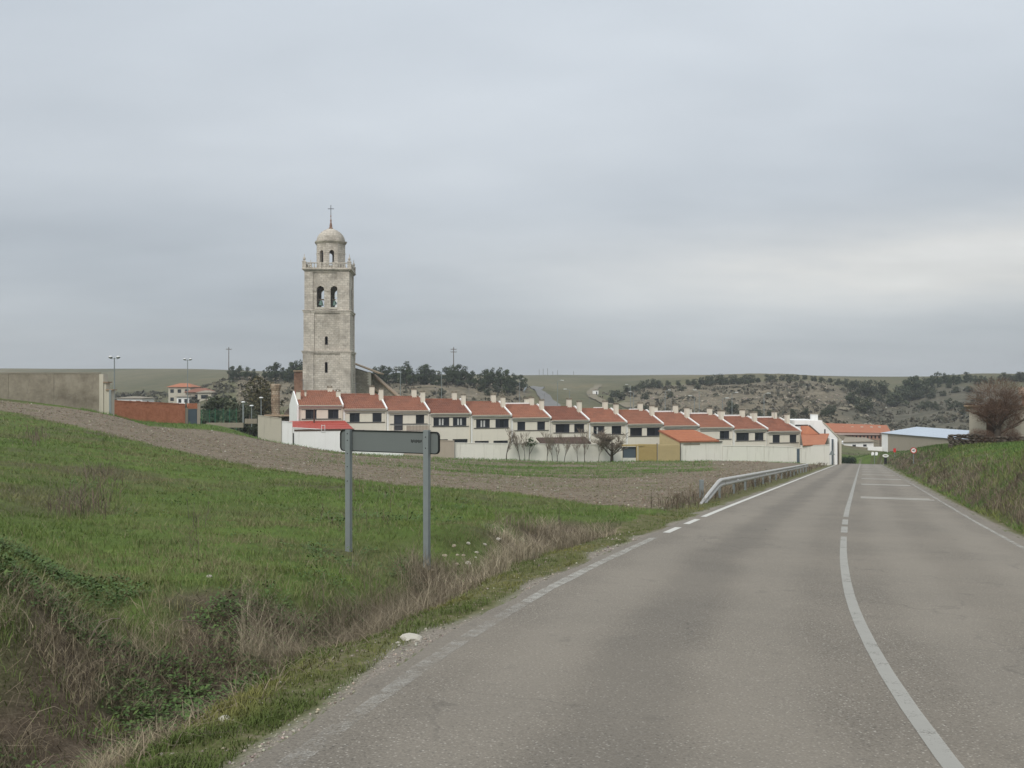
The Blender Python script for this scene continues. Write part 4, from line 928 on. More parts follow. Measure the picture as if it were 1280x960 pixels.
def bwpt(c): 
    t_ = (c-140)/(248-140); Y = Y0+(Y1-Y0)*t_; return Vector((px_(c, Y), Y, 0))
cs = [139, 165, 190, 212, 231.5]
for i in range(4):
    p, q = bwpt(cs[i]), bwpt(cs[i+1]); d = (q-p); L = d.length; a = math.atan2(d.y, d.x)
    r0, r1 = 501+(cs[i]-140)*.05, 501+(cs[i+1]-140)*.05
    b = MB(); b.plate([(0, H(p.x, p.y)-.8), (L-.01, H(q.x, q.y)-.8), (L-.01, pz(r1, q.y)), (0, pz(r0, p.y))], [], 0, .25); o = b.build('brick_bay', M['brick'], bw); o.location = p; o.rotation_euler = (0, 0, a)
    b = MB(); b.plate([(0, pz(r0, p.y)+.003), (L-.01, pz(r1, q.y)+.003), (L-.01, pz(r1, q.y)+.09), (0, pz(r0, p.y)+.09)], [], -.04, .29); o = b.build('coping', M['brick'], bw); o.location = p; o.rotation_euler = (0, 0, a)
a_ = math.atan2(bwpt(248).y-bwpt(231).y, bwpt(248).x-bwpt(231).x)
for c0, c1, t_, mt, nm in ((231.8, 234.8, 510, 'concrete', 'gate_pillar'), (247, 250, 504.5, 'pinkblock', 'gate_pillar'), (235, 246.8, 504, 'brick', 'lintel_wall'), (235.2, 246.6, 511.5, 'gateblue', 'gate')):
    p, q = bwpt(c0), bwpt(c1); L = (q-p).length; b = MB(); zb0 = H(p.x, p.y)
    if nm == 'lintel_wall': b.box(0, L, .02, .2, pz(511, p.y), pz(504.2, p.y))
    else: b.box(0, L, -.05 if nm == 'gate_pillar' else .05, .3 if nm == 'gate_pillar' else .12, zb0-.6, pz(t_, p.y))
    o = b.build(nm, M[mt], bw); o.location = p; o.rotation_euler = (0, 0, a_)
# green mesh court fence
gf = thing('mesh_fence', 'green wire mesh fence panels right of the orange brick wall', 'fence', (0, 0, 0)); Yf = 126.0
for i, c in enumerate((252, 262, 269, 279, 287, 295.5)):
    b = MB(); z0 = H(px_(c, Yf), Yf); b.tube([(px_(c, Yf), Yf, z0-.4), (px_(c, Yf), Yf, pz(510.5 if i > 1 else 512, Yf))], .045, 6); b.build('post', M['greenwire'], gf)
b = MB()
for c in np.arange(252, 295.6, 1.5): z0 = pz(526.5, Yf); b.tube([(px_(c, Yf), Yf, z0), (px_(c, Yf), Yf, pz(512.5, Yf))], .012, 3, 0, False)
for r_ in np.arange(512.5, 526.5, 1.8): b.tube([(px_(252, Yf), Yf, pz(r_, Yf)), (px_(295.5, Yf), Yf, pz(r_, Yf))], .012, 3, 0, False)
b.build('wire_mesh', M['greenwire'], gf, False, False)
lw = thing('low_wall', 'low concrete kerb wall at the foot of the small park lamps', 'wall', (0, 0, 0))
for c0, c1, r0 in ((258, 304, 528.5), (306, 321, 523.5)):
    Yq = 124.5; b = MB(); b.box(px_(c0, Yq), px_(c1, Yq), Yq, Yq+.3, pz(r0+6, Yq), pz(r0, Yq)); b.build('kerb', M['concrete'], lw)
rp_ = thing('ruined_pillar', 'ruined stone pillar standing above the cream wall, left of the terrace', 'ruin', (px_(344.5, 150), 150, 0))
b = MB(); z0, z1 = -7, pz(480, 150); n = 9
pr = [(.66+.07*math.sin(i*2.1), z0+(z1-z0)*i/n) for i in range(n)]+[(.78, z1-.6), (.86, z1-.15), (.6, z1)]
b.lathe(pr, 9); b.v = [(x+.1*mnoise.noise((x*2, y*2, z)), y*.8, z) for x, y, z in b.v]; b.build('pillar_shaft', M['ruin'], rp_)
b = MB(); b.plate([(.9, z0), (4.4, z0), (4.3, pz(497, 150)), (3.2, pz(503, 150)), (2.2, pz(508, 150)), (1.2, pz(516, 150))], [], .2, 1.2); b.build('broken_wall', M['drystone'], rp_)
b = MB(); b.box(-1.6, 4.6, -.6, 1.4, pz(519, 150)-.15, pz(518.2, 150)); b.build('tile_ledge', M['old_tile'], rp_)

# ------------------------------------------------------------------ right side: hangar, brick block, barn
hg = thing('hangar', 'long low hangar with pale blue grey sheet roof beyond the green bank', 'building', (0, 0, 0))
Ah, Bh = 232.0, 196.0          # gable end far left, near corner right
pl = Vector((px_(1102.5, Ah), Ah, 0)); prr = Vector((px_(1235, Bh), Bh, 0)); d = prr-pl; L = d.length; a = math.atan2(d.y, d.x)
zt_ = lambda t_: pz(541.5, Ah)*(1-t_)+pz(552, Bh)*t_
for i in range(6):
    b = MB(); t0, t1 = i/6, (i+1)/6; b.plate([(L*t0+.01, -15), (L*t1-.01, -15), (L*t1-.01, zt_(t1)), (L*t0+.01, zt_(t0))], [], 0, .2); o = b.build('wall_bay', M['hangarwall'], hg); o.location = pl; o.rotation_euler = (0, 0, a)
b = MB(); b.box(.0, 2.4, -.06, -.003, -15, zt_(0)-.2); o = b.build('white_panel', M['white'], hg); o.location = pl; o.rotation_euler = (0, 0, a)
b = MB(); zr0, zr1 = pz(532.5, Ah+9), pz(541, Bh+12)
for i in range(14):
    t0, t1 = i/14, (i+1)/14; z0, z1 = zt_(t0)+.02, zt_(t1)+.02; y0, y1 = zr0*(1-t0)+zr1*t0, zr0*(1-t1)+zr1*t1
    quad_slab(b, [(L*t0, -.35, z0), (L*t1-.03, -.35, z1), (L*t1-.03, 9, y1), (L*t0, 9, y0)], .08)
    o = b.build('roof_sheet', M['hangarroof'], hg); o.location = pl; o.rotation_euler = (0, 0, a); b = MB()
b = MB(); quad_slab(b, [(0, 9.02, zr0), (L, 9.02, zr1), (L, 18, zt_(1)), (0, 18, zt_(0))], .08); o = b.build('rear_roof', M['hangarroof'], hg); o.location = pl; o.rotation_euler = (0, 0, a)
b = MB(); b.plate([(0, -15), (18, -15), (18, zt_(0)), (9, zr0-.05), (0, zt_(0))], [], -.25, 0); b.v = [(y, x, z) for x, y, z in b.v]; o = b.build('gable_wall', M['hangarwall'], hg); o.location = pl; o.rotation_euler = (0, 0, a)
b = MB(); b.box(-.35, -.26, -.4, -.2, -15, zt_(0)); o = b.build('downpipe', M['rust'], hg); o.location = pl; o.rotation_euler = (0, 0, a)
bk = thing('brick_block', 'long pink brick block with red tile roof beyond the road end', 'building', (0, 0, 0))
Yk = 252.0; x0, x1 = px_(1022, Yk), px_(1112, Yk); zt_ = pz(542, Yk); ks = -.00
holes = [rect(px_(c, Yk), px_(c+2.2, Yk), pz(548.2, Yk), pz(544.6, Yk)) for c in np.arange(1032, 1108, 4.7)]
holes2 = [rect(px_(c, Yk), px_(c+2.6, Yk), pz(558.5, Yk), pz(556, Yk)) for c in np.arange(1092, 1108, 5.2)]
b = MB(); b.plate(rect(x0, x1, -17, zt_), holes+holes2, Yk, Yk+.3); b.box(x0+.1, x1-.1, Yk+.9, Yk+10, -17, zt_); b.build('wall', plain('pink_brick', (.34, .20, .15), .9, .1, .15, 1.5), bk)
pm = MB(); pm.box(0, px_(642.2, Yk), Yk+.12, Yk+.18, pz(548.2, Yk), pz(544.6, Yk)); pme = pm.mesh('window', M['glass'])
for c in np.arange(1032, 1108, 4.7): o = link('window', pme, bk); o.location = (px_(c, Yk), 0, 0)
b = MB(); b.box(x0-.3, x1+.2, Yk-.5, Yk-.003, pz(543.2, Yk), pz(540.3, Yk)); b.build('cornice', plain('pale_pink', (.6, .47, .42), .8, .2, .1), bk)
b = MB(); quad_slab(b, [(x0-.4, Yk-.7, pz(540.3, Yk)), (x1+.3, Yk-.7, pz(541.5, Yk)), (x1+1.5, Yk+6, pz(531.8, Yk+6)), (x0+2, Yk+6, pz(529, Yk+6))], .1); b.build('roof', M['orange_tile'], bk)
b = MB(); quad_slab(b, [(x0+2, Yk+6.02, pz(529, Yk+6)), (x1+1.5, Yk+6.02, pz(531.8, Yk+6)), (x1, Yk+12, zt_), (x0, Yk+12, zt_)], .1); b.build('rear_roof', M['orange_tile'], bk)
for c in (1053, 1065, 1077, 1089, 1099): 
    b = MB(); b.cbox(px_(c, Yk+4), Yk+4, pz(534.8, Yk+4)-.3, .5, .8, .65); b.build('roof_vent', M['palestone'], bk)
sw = thing('small_white_house', 'small white house with grey roof and two dark windows before the brick block', 'house', (0, 0, 0)); Yq = 236.0
wh = [rect(px_(1065.5, Yq), px_(1070, Yq), pz(558.8, Yq), pz(555.8, Yq)), rect(px_(1079, Yq), px_(1083.5, Yq), pz(558.3, Yq), pz(555.5, Yq))]
b = MB(); b.plate(rect(px_(1055, Yq), px_(1092, Yq), -17, pz(552.5, Yq)), wh, Yq, Yq+.3); b.box(px_(1055, Yq)+.05, px_(1092, Yq)-.05, Yq+.6, Yq+7, -17, pz(552.5, Yq)); b.build('wall', M['white'], sw)
for q in wh: b = MB(); b.box(q[0][0], q[1][0], Yq+.15, Yq+.2, q[0][1], q[2][1]); b.build('window', M['glass'], sw)
b = MB(); quad_slab(b, [(px_(1053, Yq), Yq-.4, pz(553.2, Yq)), (px_(1093, Yq), Yq-.4, pz(552.2, Yq)), (px_(1082, Yq+5), Yq+5, pz(547.5, Yq+5)), (px_(1056, Yq+5), Yq+5, pz(547.5, Yq+5))], .15); b.build('roof', M['concrete'], sw)
wq = thing('white_wall', 'low white wall between the small white house and the hangar corner', 'wall', (0, 0, 0)); b = MB(); b.box(px_(1085, 231), px_(1103, 231), 231, 231.3, -17, pz(558.5, 231)); b.build('wall_panel', M['white'], wq)
Yb = 84.0; x0 = px_(1211.5, Yb)
bn = thing('barn', 'old whitewashed barn with tiled roof behind the big bare tree at the right edge', 'barn', (x0, Yb, 0), R(-27))
b = MB(); b.plate(rect(0, 26, -6, pz(507, Yb)), [rect(1.3, 1.95, -5.5, pz(524, Yb))], 0, .5); b.box(.01, 26, .8, 11, -6, pz(507, Yb)); b.build('wall', render_wall('old_whitewash', (.5, .46, .38), (.26, .2, .15), .9), bn)
b = MB(); b.box(1.3, 1.95, .3, .4, -6, pz(524, Yb)); b.build('door', M['rust'], bn)
b = MB(); tile_sheet(b, -.4, 26, -.4, pz(506.5, Yb), 6, pz(506.5, Yb)-.3, .27, .045, 6); b.build('roof', M['old_tile'], bn, False, False)
b = MB(); b.box(4.0, 26, 2.4, 10, pz(507, Yb), pz(493, Yb)); b.build('upper_wall', M['oldbrick'], bn)
b = MB(); tile_sheet(b, 3.7, 26, 2.0, pz(493, Yb)+.05, 6, pz(484, Yb), .27, .045, 5); b.build('upper_roof', M['old_tile'], bn, False, False)
sw_ = thing('dry_stone_wall', 'low ruined dry stone wall on the green rise below the barn', 'wall', (0, 0, 0)); Yd = 79.0
xx = px_(1184, Yd); k_ = 0; course = 0
sme = []
for i in range(5):
    bm = bmesh.new(); bmesh.ops.create_icosphere(bm, subdivisions=1, radius=1)
    for v in bm.verts: v.co = v.co*(1+.25*mnoise.noise(v.co*1.7+Vector((i*7, 0, 0)))); v.co.x = max(-.86, min(.86, v.co.x)); v.co.z = max(-.78, min(.78, v.co.z))
    me = bpy.data.meshes.new('stone'); bm.to_mesh(me); bm.free(); me.materials.append(M['drystone']); sme.append(me)
zbase = [0]*40
cnt = 0
xe_ = px_(1290, Yd); zlow = min(H(x_, Yd) for x_ in np.linspace(xx, xe_, 12))-.1; row_z = zlow; xs0 = xx
while row_z < pz(538, Yd) and cnt < 295:
    rh_ = rnd.uniform(.17, .25); x_ = xs0+rnd.uniform(0, .3)
    while x_ < xe_:
        w_ = rnd.uniform(.28, .7); top = pz(541.5+2.2*mnoise.noise((x_*.5, 1, 2)) if x_ < px_(1225, Yd) else 544.5+3.5*mnoise.noise((x_*.6, 4, 2)), Yd); gz = H(x_+w_/2, Yd)
        if gz-.25 < row_z < top-rh_*.5 and cnt < 295:
            o = link('stone', sme[rnd.randrange(5)], sw_); o.location = (x_+w_/2, Yd+rnd.uniform(-.07, .07), row_z+rh_/2+rnd.uniform(-.03, .03)); o.scale = (w_*.6, .34, rh_*.72); o.rotation_euler = (rnd.uniform(-.15, .15), rnd.uniform(-.15, .15), rnd.uniform(-.25, .25)); cnt += 1
        x_ += w_
    row_z += rh_
# village houses on the far left
def village(label, c0, c1, rt, re, rb, d, wall, roofm, depth=9, nwin=3, rows=1):
    x0, x1 = px_(c0, d), px_(c1, d); zb_ = pz(rb, d)-2; ze = pz(re, d); zr_ = pz(rt, d+depth/2)
    h_ = thing('village_house', label, 'house', (x0, d, zb_), 0, 'village houses below the left slope'); w_ = x1-x0; E = ze-zb_
    wins = []
    for r_ in range(rows):
        for i in range(nwin): a = w_*(i+.25)/nwin; wins.append(rect(a, a+w_*.5/nwin, E-1.9-r_*2.7, E-.7-r_*2.7))
    b = MB(); b.plate(rect(0, w_, 0, E), wins, 0, .3); b.box(.05, w_-.05, .6, depth, 0, E); b.build('wall', wall, h_)
    for q in wins: b = MB(); b.box(q[0][0], q[1][0], .15, .2, q[0][1], q[2][1]); b.build('window', M['glass'], h_)
    R_z = zr_-zb_; hp = min(w_*.3, depth*.45)
    b = MB(); v = [(-.5, -.5, E), (w_+.5, -.5, E), (w_+.5, depth+.5, E), (-.5, depth+.5, E), (hp, depth/2, R_z), (w_-hp, depth/2, R_z), (-.5, -.5, E+.12), (w_+.5, -.5, E+.12), (w_+.5, depth+.5, E+.12), (-.5, depth+.5, E+.12)]
    b.add(v, [(3, 2, 1, 0), (0, 1, 7, 6), (1, 2, 8, 7), (2, 3, 9, 8), (3, 0, 6, 9), (6, 7, 5, 4), (8, 9, 4, 5), (7, 8, 5), (9, 6, 4)]); b.build('roof', roofm, h_)
village('village house with hipped orange roof and balconies, highest of the far left cluster', 210.5, 238, 479, 484, 503, 330, M['beige'], M['orange_tile'], 10, 3, 2)
village('village house with broad red roof in the middle of the far left cluster', 232, 260, 485, 490.5, 504, 322, M['concrete'], M['tile'], 10, 3, 1)
village('pale village shed with low grey roof at the right of the far left cluster', 247, 264, 488, 491, 503, 318, M['beige'], M['concrete'], 7, 1, 1)
village('white village house low in the far left cluster above the brick wall', 221, 236, 494, 496, 506, 316, M['white'], M['concrete'], 7, 2, 1)
village('small brick red village house beside the brown conifers', 258, 266, 497, 500, 508, 312, M['brick'], M['concrete'], 6, 1, 1)
village('long pale grey shed roof showing over the left end of the brick wall', 146, 178, 495.5, 498, 506, 300, M['white'], M['concrete'], 10, 3, 1)
b = None
# ------------------------------------------------------------------ finding the ground under a measured direction
def hit(col, row, d0=3, d1=400):
    ds = np.geomspace(d0, d1, 900); z = ground((col-640)/F*ds, ds); rz_ = EYE+(490-row)/F*ds
    i = int(np.argmax(z >= rz_)) if (z >= rz_).any() else len(ds)-1
    return ((col-640)/F*ds[i], ds[i], float(z[i]))
# ------------------------------------------------------------------ blank back of a road sign
pL, pR = Vector((-2.47, 15.2, 0)), Vector((-1.22, 14.5, 0))
dv = pR-pL; SL = dv.length; sa = math.atan2(dv.y, dv.x)
zL, zR = H(pL.x, pL.y), H(pR.x, pR.y); zt_ = pz(537, 15.2)
rs = thing('road_sign', 'back of a wide grey direction sign on two steel posts in the grass', 'road sign', (pL.x, pL.y, zL), sa)
for x, zg_, tp in ((0, 0, zt_-zL), (SL, zR-zL, pz(537.6, 14.5)-zL)):
    b = MB(); w_ = .044
    b.plate([(x-w_, -w_), (x-w_, w_), (x+w_, w_), (x+w_, -w_)][::-1], [], 0, 1); b = MB()
    b.box(x-w_, x+w_, -.068, -.062, zg_-.35, tp); b.box(x-w_, x-w_+.006, -.061, -.005, zg_-.35, tp); b.box(x+w_-.006, x+w_, -.061, -.005, zg_-.35, tp); b.box(x-w_+.0005, x+w_-.0005, -.0615, -.006, tp-.004, tp-.001)
    po = b.build('post', M['galv'], rs)
    hb_ = MB(); hb_.lathe([(.009, 0), (.009, .004)], 8); hb_.v = [(a, -.069-c, q) for a, q, c in hb_.v]; hme = hb_.mesh('bolt', M['paintblack'])
    for q in ([.06, .16, .36, .56, .78] if x == 0 else [.1, .26]): o = link('bolt', hme, po); o.location = (x, 0, tp-q); 
def rrect(x0, x1, z0, z1, r_, n=6):
    pts = []
    for cx0, cz0, a0 in ((x1-r_, z0+r_, -90), (x1-r_, z1-r_, 0), (x0+r_, z1-r_, 90), (x0+r_, z0+r_, 180)):
        for i in range(n+1): a = R(a0+90*i/n); pts.append((cx0+r_*math.cos(a), cz0+r_*math.sin(a)))
    return pts
zb1, zb0 = pz(538.2, 14.9)-zL, pz(565.5, 14.9)-zL
xl, xr = -.19, SL+.19
b = MB(); b.plate(rrect(xl+.012, xr-.012, zb0+.012, zb1-.012, .055), [], .004, .02); bo = b.build('sign_board', M['signback'], rs)
b = MB(); b.plate(rrect(xl, xr, zb0, zb1, .065), [rrect(xl+.013, xr-.013, zb0+.013, zb1-.013, .054)], -.012, .026); b.build('rim', M['rim'], bo)
b = MB(); b.plate(rect(xl+.03, xr-.03, zb0+.02, zb1-.02), [], .021, .0225); b.build('sign_face', M['paintwhite'], bo)
for k_ in range(9):   # faded inspection stamp on the sheet, no longer readable
    b = MB(); x = SL-.30+k_*.022; b.box(x-.008, x+.006, .0025, .0035, zb1-.165-.008*math.sin(k_*2.2), zb1-.125+.004*math.cos(k_*3)); b.build('stamp_mark', M['paintblack'], bo)
# ------------------------------------------------------------------ guardrail
gr_ = thing('guardrail', 'weathered steel crash barrier along the left side of the road', 'guardrail', (0, 0, 0))
prof = [(-.005, -.155), (.03, -.15), (.075, -.105), (.075, -.06), (.01, -.02), (.01, .02), (.075, .06), (.075, .105), (.03, .15), (-.005, .155), (-.012, .155), (-.012, -.155)]
OF = -4.35
path = []
for y in list(np.arange(34, 92, 2.0)): x, y_, z = road_pt(y, OF); path.append((x, y_, z+.5, 1))
x, y_, z = road_pt(33.4, OF-.02, .44); x2, y2, z2 = road_pt(29.6, OF-.02, -.12)
path = [(x2, y2, z2, .75), ((x+x2)/2, (y_+y2)/2, (z+z2)/2, .95)] + [(x, y_, z, 1)] + path
b = MB(); n = len(prof)
for i, (x, y, z, s_) in enumerate(path):
    p0, p1 = Vector(path[max(i-1, 0)][:3]), Vector(path[min(i+1, len(path)-1)][:3]); d = (p1-p0).normalized(); sd_ = d.cross(Vector((0, 0, 1))).normalized(); up = sd_.cross(d)
    for a, c in prof: q = Vector((x, y, z))+sd_*a*s_+up*c*s_; b.v.append(tuple(q))
for i in range(len(path)-1):
    for j in range(n): b.f.append((i*n+j, i*n+(j+1) % n, (i+1)*n+(j+1) % n, (i+1)*n+j)); b.m.append(0)
b.f += [tuple(range(n)), tuple((len(path)-1)*n+j for j in range(n))[::-1]]; b.m += [0, 0]
b.build('beam', M['rail'], gr_)
b = MB(); b.box(-.055, .055, -.06, -.052, -.4, .62); b.box(-.055, -.048, -.051, .03, -.4, .62); b.box(.048, .055, -.051, .03, -.4, .62); gpost = b.mesh('post', M['galv'])
b = MB(); b.lathe([(.03, 0), (.03, .02), (.012, .03)], 8); rf = b.mesh('reflector', M['lampwhite'])
for i, y in enumerate(np.arange(34.3, 91.5, 3.9)):
    x, y_, z = road_pt(float(y), OF-.09); o = link('post', gpost, gr_); o.location = (x, y_, z); o.rotation_euler = (0, 0, -math.atan(float(road_s(y)))+R(90))
    if i % 3 == 1: x, y_, z = road_pt(float(y), OF+.09, .5); q = link('reflector', rf, gr_); q.location = (x, y_, z); q.rotation_euler = (R(90), 0, -.35)
x, y_, z = road_pt(33.2, OF-.55); b = MB(); b.cbox(0, 0, -.4, .14, .12, 1.0); o = b.build('end_post', M['galv'], gr_); o.location = (x, y_, z)
# ------------------------------------------------------------------ traffic signs down the road
def disc(b, r_, y0, y1, cz, n=24): b.plate([(r_*math.cos(2*math.pi*i/n), cz+r_*math.sin(2*math.pi*i/n)) for i in range(n)], [], y0, y1)
def sign_post(t_, h_, r_=.035): b = MB(); b.tube([(0, .05, -.4), (0, .05, h_)], r_, 8); return b.build('post', M['galv'], t_)
x, y = spot(1142, 88); z = H(x, y)
ts = thing('speed_sign', 'round white speed limit sign with red ring reading 40 on the right bank', 'road sign', (x, y, z), -.2); hz = pz(563, 88)-z
sign_post(ts, hz+.15)
b = MB(); disc(b, .255, 0, .02, hz); b.build('sign_disc', M['paintwhite'], ts)
n = 28; b = MB(); b.plate([(.262*math.cos(2*math.pi*i/n), hz+.262*math.sin(2*math.pi*i/n)) for i in range(n)], [[(.192*math.cos(2*math.pi*i/n), hz+.192*math.sin(2*math.pi*i/n)) for i in range(n)]], -.008, -.001); b.build('red_ring', M['paintred'], ts)
def lettering(txt, size, parent, loc, mat, name='lettering'):
    cu = bpy.data.curves.new(name, 'FONT'); cu.body = txt; cu.size = size; cu.align_x = 'CENTER'; cu.align_y = 'CENTER'; cu.extrude = .002; cu.offset = size*.02
    o = bpy.data.objects.new(name, cu); C.collection.objects.link(o); bpy.context.view_layer.update()
    me = bpy.data.meshes.new_from_object(o.evaluated_get(bpy.context.evaluated_depsgraph_get())); bpy.data.objects.remove(o)
    me.materials.clear(); me.materials.append(mat); q = link(name, me, parent); q.location = loc; q.rotation_euler = (R(90), 0, 0); return q
lettering('40', .26, ts, (0, -.006, hz), M['paintblack'])
x, y = spot(1093.2, 172); z = H(x, y); hz = pz(567, 172)-z
ts = thing('direction_sign', 'pair of small white plates on one post where the road ends', 'road sign', (x, y, z), -.1); sign_post(ts, hz+.1, .05)
for s_ in (-1, 1):
    b = MB(); c_ = s_*.32; b.plate([(c_-.24, hz-.3), (c_+.16, hz-.3), (c_+.26, hz), (c_+.16, hz+.28), (c_-.14, hz+.28), (c_-.22, hz)], [], 0, .03); b.build('sign_plate', M['paintwhite'], ts)
x, y = spot(1107, 158); z = H(x, y); hz = pz(569.7, 158)-z
ts = thing('oval_sign', 'white oval plaque on a short dark stand at the right road edge', 'road sign', (x, y, z), -.1)
n = 24; b = MB(); b.plate([(.46*math.cos(2*math.pi*i/n), hz+.25*math.sin(2*math.pi*i/n)) for i in range(n)], [], 0, .04); b.build('plaque', M['paintwhite'], ts)
b = MB(); b.plate([(.3*math.cos(2*math.pi*i/n), hz+.1*math.sin(2*math.pi*i/n)) for i in range(n)], [], -.01, -.002); b.build('grey_panel', M['concrete'], ts)
b = MB(); b.box(-.2, .2, .0, .1, -.4, hz-.26); b.build('stand', M['paintblack'], ts)
x, y = spot(1118.3, 160); z = H(x, y); hz = pz(562.8, 160)-z
ts = thing('red_panel_sign', 'small upright red panel sign on the green bank', 'road sign', (x, y, z), -.1); sign_post(ts, hz+.2); b = MB(); b.plate(rrect(-.2, .2, hz-.33, hz+.3, .03), [], 0, .02); b.build('panel', M['paintred'], ts)
x, y = spot(1040, 137); z = H(x, y); hz = pz(566, 137)-z
ts = thing('triangle_sign', 'grey back of a triangular warning sign by the white roadside wall', 'road sign', (x, y, z), 0); sign_post(ts, hz+.2); b = MB(); b.plate([(-.42, hz-.3), (.42, hz-.3), (0, hz+.45)], [], 0, .02); b.build('sign_plate', M['galv'], ts)
# ------------------------------------------------------------------ lamps and poles
def double_lamp(c, rt, d, label):
    x, y = spot(c, d); z = H(x, y); h_ = pz(rt, d)-z
    l = thing('street_lamp', label, 'street lamp', (x, y, z), .1, 'double headed street lamps')
    b = MB(); b.tube([(0, 0, -.4), (0, 0, h_)], [.09, .055], 8); b.build('pole', M['galv'], l)
    b = MB(); b.tube([(-.35, 0, h_-.12), (.35, 0, h_-.12)], .03, 6); b.build('arm', M['galv'], l)
    for s_ in (-1, 1):
        b = MB(); b.lathe([(.06, h_-.12), (.2, h_-.04), (.24, h_+.04)], 12, s_*.42); la = b.build('lamp_head', M['galv'], l)
        b = MB(); b.lathe([(.23, h_+.043), (.19, h_+.14), (.07, h_+.2)], 12, s_*.42); b.build('globe', M['lampwhite'], la, True)
double_lamp(143, 447, 112, 'double headed lamp post rising beside the end of the concrete wall')
double_lamp(234.5, 449.5, 150, 'double headed lamp post above the brick wall, near the orange roofed village house')
def post_lamp(c, rt, rb, d, label, r_=.055):
    x, y = spot(c, d); z = pz(rb, d); h_ = pz(rt, d)-z
    l = thing('park_lamp', label, 'street lamp', (x, y, z), 0, 'small park lamps by the green fence')
    b = MB(); b.tube([(0, 0, -1), (0, 0, h_)], r_, 8); b.build('pole', M['galv'], l)
    b = MB(); b.lathe([(.08, h_+.002), (.27, h_+.05), (.25, h_+.13), (.1, h_+.19)], 12); b.build('lamp_head', M['lampwhite'], l)
post_lamp(304, 503.5, 524, 125, 'thickest mushroom headed park lamp, at the right end of the green fence', .1)
post_lamp(314.5, 508, 524, 128, 'short mushroom headed park lamp between its two taller neighbours')
post_lamp(326.4, 498, 519, 128, 'tallest small park lamp, with a collar, against the brown conifers')
def hill_lamp(c, rt, d, rz=0, i=0):
    x, y = spot(c, d); z = H(x, y); h_ = max(3.5, pz(rt, d)-z)
    l = thing('street_lamp', (ORD[i] if i < 12 else 'last')+' from the left of the thin grey lamps behind the red roofs', 'street lamp', (x, y, z), rz, 'street lamps on the slope behind the houses')
    b = MB(); b.tube([(0, 0, -.4), (0, 0, h_-.2), (.25, 0, h_), (1.1, 0, h_+.05)], [.1, .07, .05, .045], 6); b.build('pole', M['galv'], l)
    b = MB(); b.box(.7, 1.45, -.16, .16, h_+.06, h_+.2); b.build('lamp_head', M['lampwhite'], l)
for i_, (c, rt, d) in enumerate(sorted(((500.6, 461, 245), (552, 466, 245), (649.5, 474, 300), (697, 476, 235), (712, 487, 235), (788, 481, 290), (792, 490, 290), (831.5, 488, 255), (874, 488, 245), (903, 498, 225), (915, 491, 235), (955, 492, 225), (868, 495, 250)))): hill_lamp(c, rt, d, 0 if int(c) % 2 else math.pi, i_)
def utility(c, rt, d, label, arms=1):
    x, y = spot(c, d); z = H(x, y); h_ = pz(rt, d)-z; l = thing('utility_pole', label, 'utility pole', (x, y, z))
    b = MB(); b.tube([(0, 0, -.5), (0, 0, h_)], [.2, .13], 8); b.build('pole', M['wood'], l)
    for k_ in range(arms):
        b = MB(); b.box(-1.1, 1.1, -.07, .07, h_-.9-k_*1.0, h_-.72-k_*1.0); ca_ = b.build('crossarm', M['wood'], l)
        for s_ in (-1, -.4, .4, 1): b = MB(); b.lathe([(.05, h_-.717-k_), (.1, h_-.6-k_), (.05, h_-.45-k_)], 6, s_); b.build('insulator', M['galv'], ca_)
utility(286, 434, 380, 'utility pole on the skyline left of the tower')
utility(567, 434, 372, 'utility pole with cross arms above the pines right of the tower', 2)
for i, (c, rt) in enumerate(((674, 461.5), (679, 460.8), (684.5, 460.5), (691, 465), (697, 462.5), (717, 464.5))):
    x, y = spot(c, 840); z = H(x, y); l = thing('distant_pole', ORD[i]+' from the left of the thin poles on the far skyline', 'utility pole', (x, y, z), 0, 'far poles on the skyline'); b = MB(); b.tube([(0, 0, -1), (0, 0, max(3, pz(rt, 840)-z))], .16, 5); b.build('pole', M['wood'], l)
# far track climbing the hill beyond the houses, and a van-sized white hut on it
def ribbon(name, pts, wd, mat, dz=.4, sub=24):
    P = []
    for i in range(len(pts)-1):
        for k_ in range(sub): t_ = k_/sub; P.append(Vector(pts[i])*(1-t_)+Vector(pts[i+1])*t_)
    P.append(Vector(pts[-1])); vs = []; fs = []
    for i, p in enumerate(P):
        d = (P[min(i+1, len(P)-1)]-P[max(i-1, 0)]).normalized(); s_ = Vector((d.y, -d.x))
        for j in (-1, -.33, .33, 1): q = p+s_*j*wd/2; vs.append((q.x, q.y, H(q.x, q.y)+dz))
    for i in range(len(P)-1):
        for j in range(3): a = i*4+j; fs.append((a, a+1, a+5, a+4))
    b = MB(); b.add(vs, fs); return tag(b.build(name, mat, None, False, False), kind='structure')
M['track'] = plain('pale_track', (.19, .165, .115), .95, .1, .25, .5)
M['fartar'] = plain('far_tarmac', (.17, .165, .155), .9, .2, .12, .3)
ribbon('hill_road', [spot(694, 300), spot(688, 330), spot(678, 365), spot(669, 400), spot(668, 440), spot(674, 490)], 5.5, M['fartar'])
ribbon('dirt_track', [spot(830, 300), spot(775, 345), spot(742, 400), spot(738, 450), spot(748, 520)], 4, M['track'])
ribbon('hill_path', [spot(1052, 330), spot(1075, 372), spot(1088, 400), spot(1104, 440)], 3.0, M['track'])
def crash_rail(label, pts):
    l = thing('far_barrier', label, 'guardrail', (0, 0, 0)); b = MB(); b.tube([(*spot(c, d), H(*spot(c, d))+1.0) for c, d in pts], .3, 5); b.build('beam', M['galv'], l)
    for c, d in pts: b = MB(); x, y = spot(c, d); b.cbox(x, y, H(x, y)-.2, .2, .2, 1.1); b.build('post', M['galv'], l)
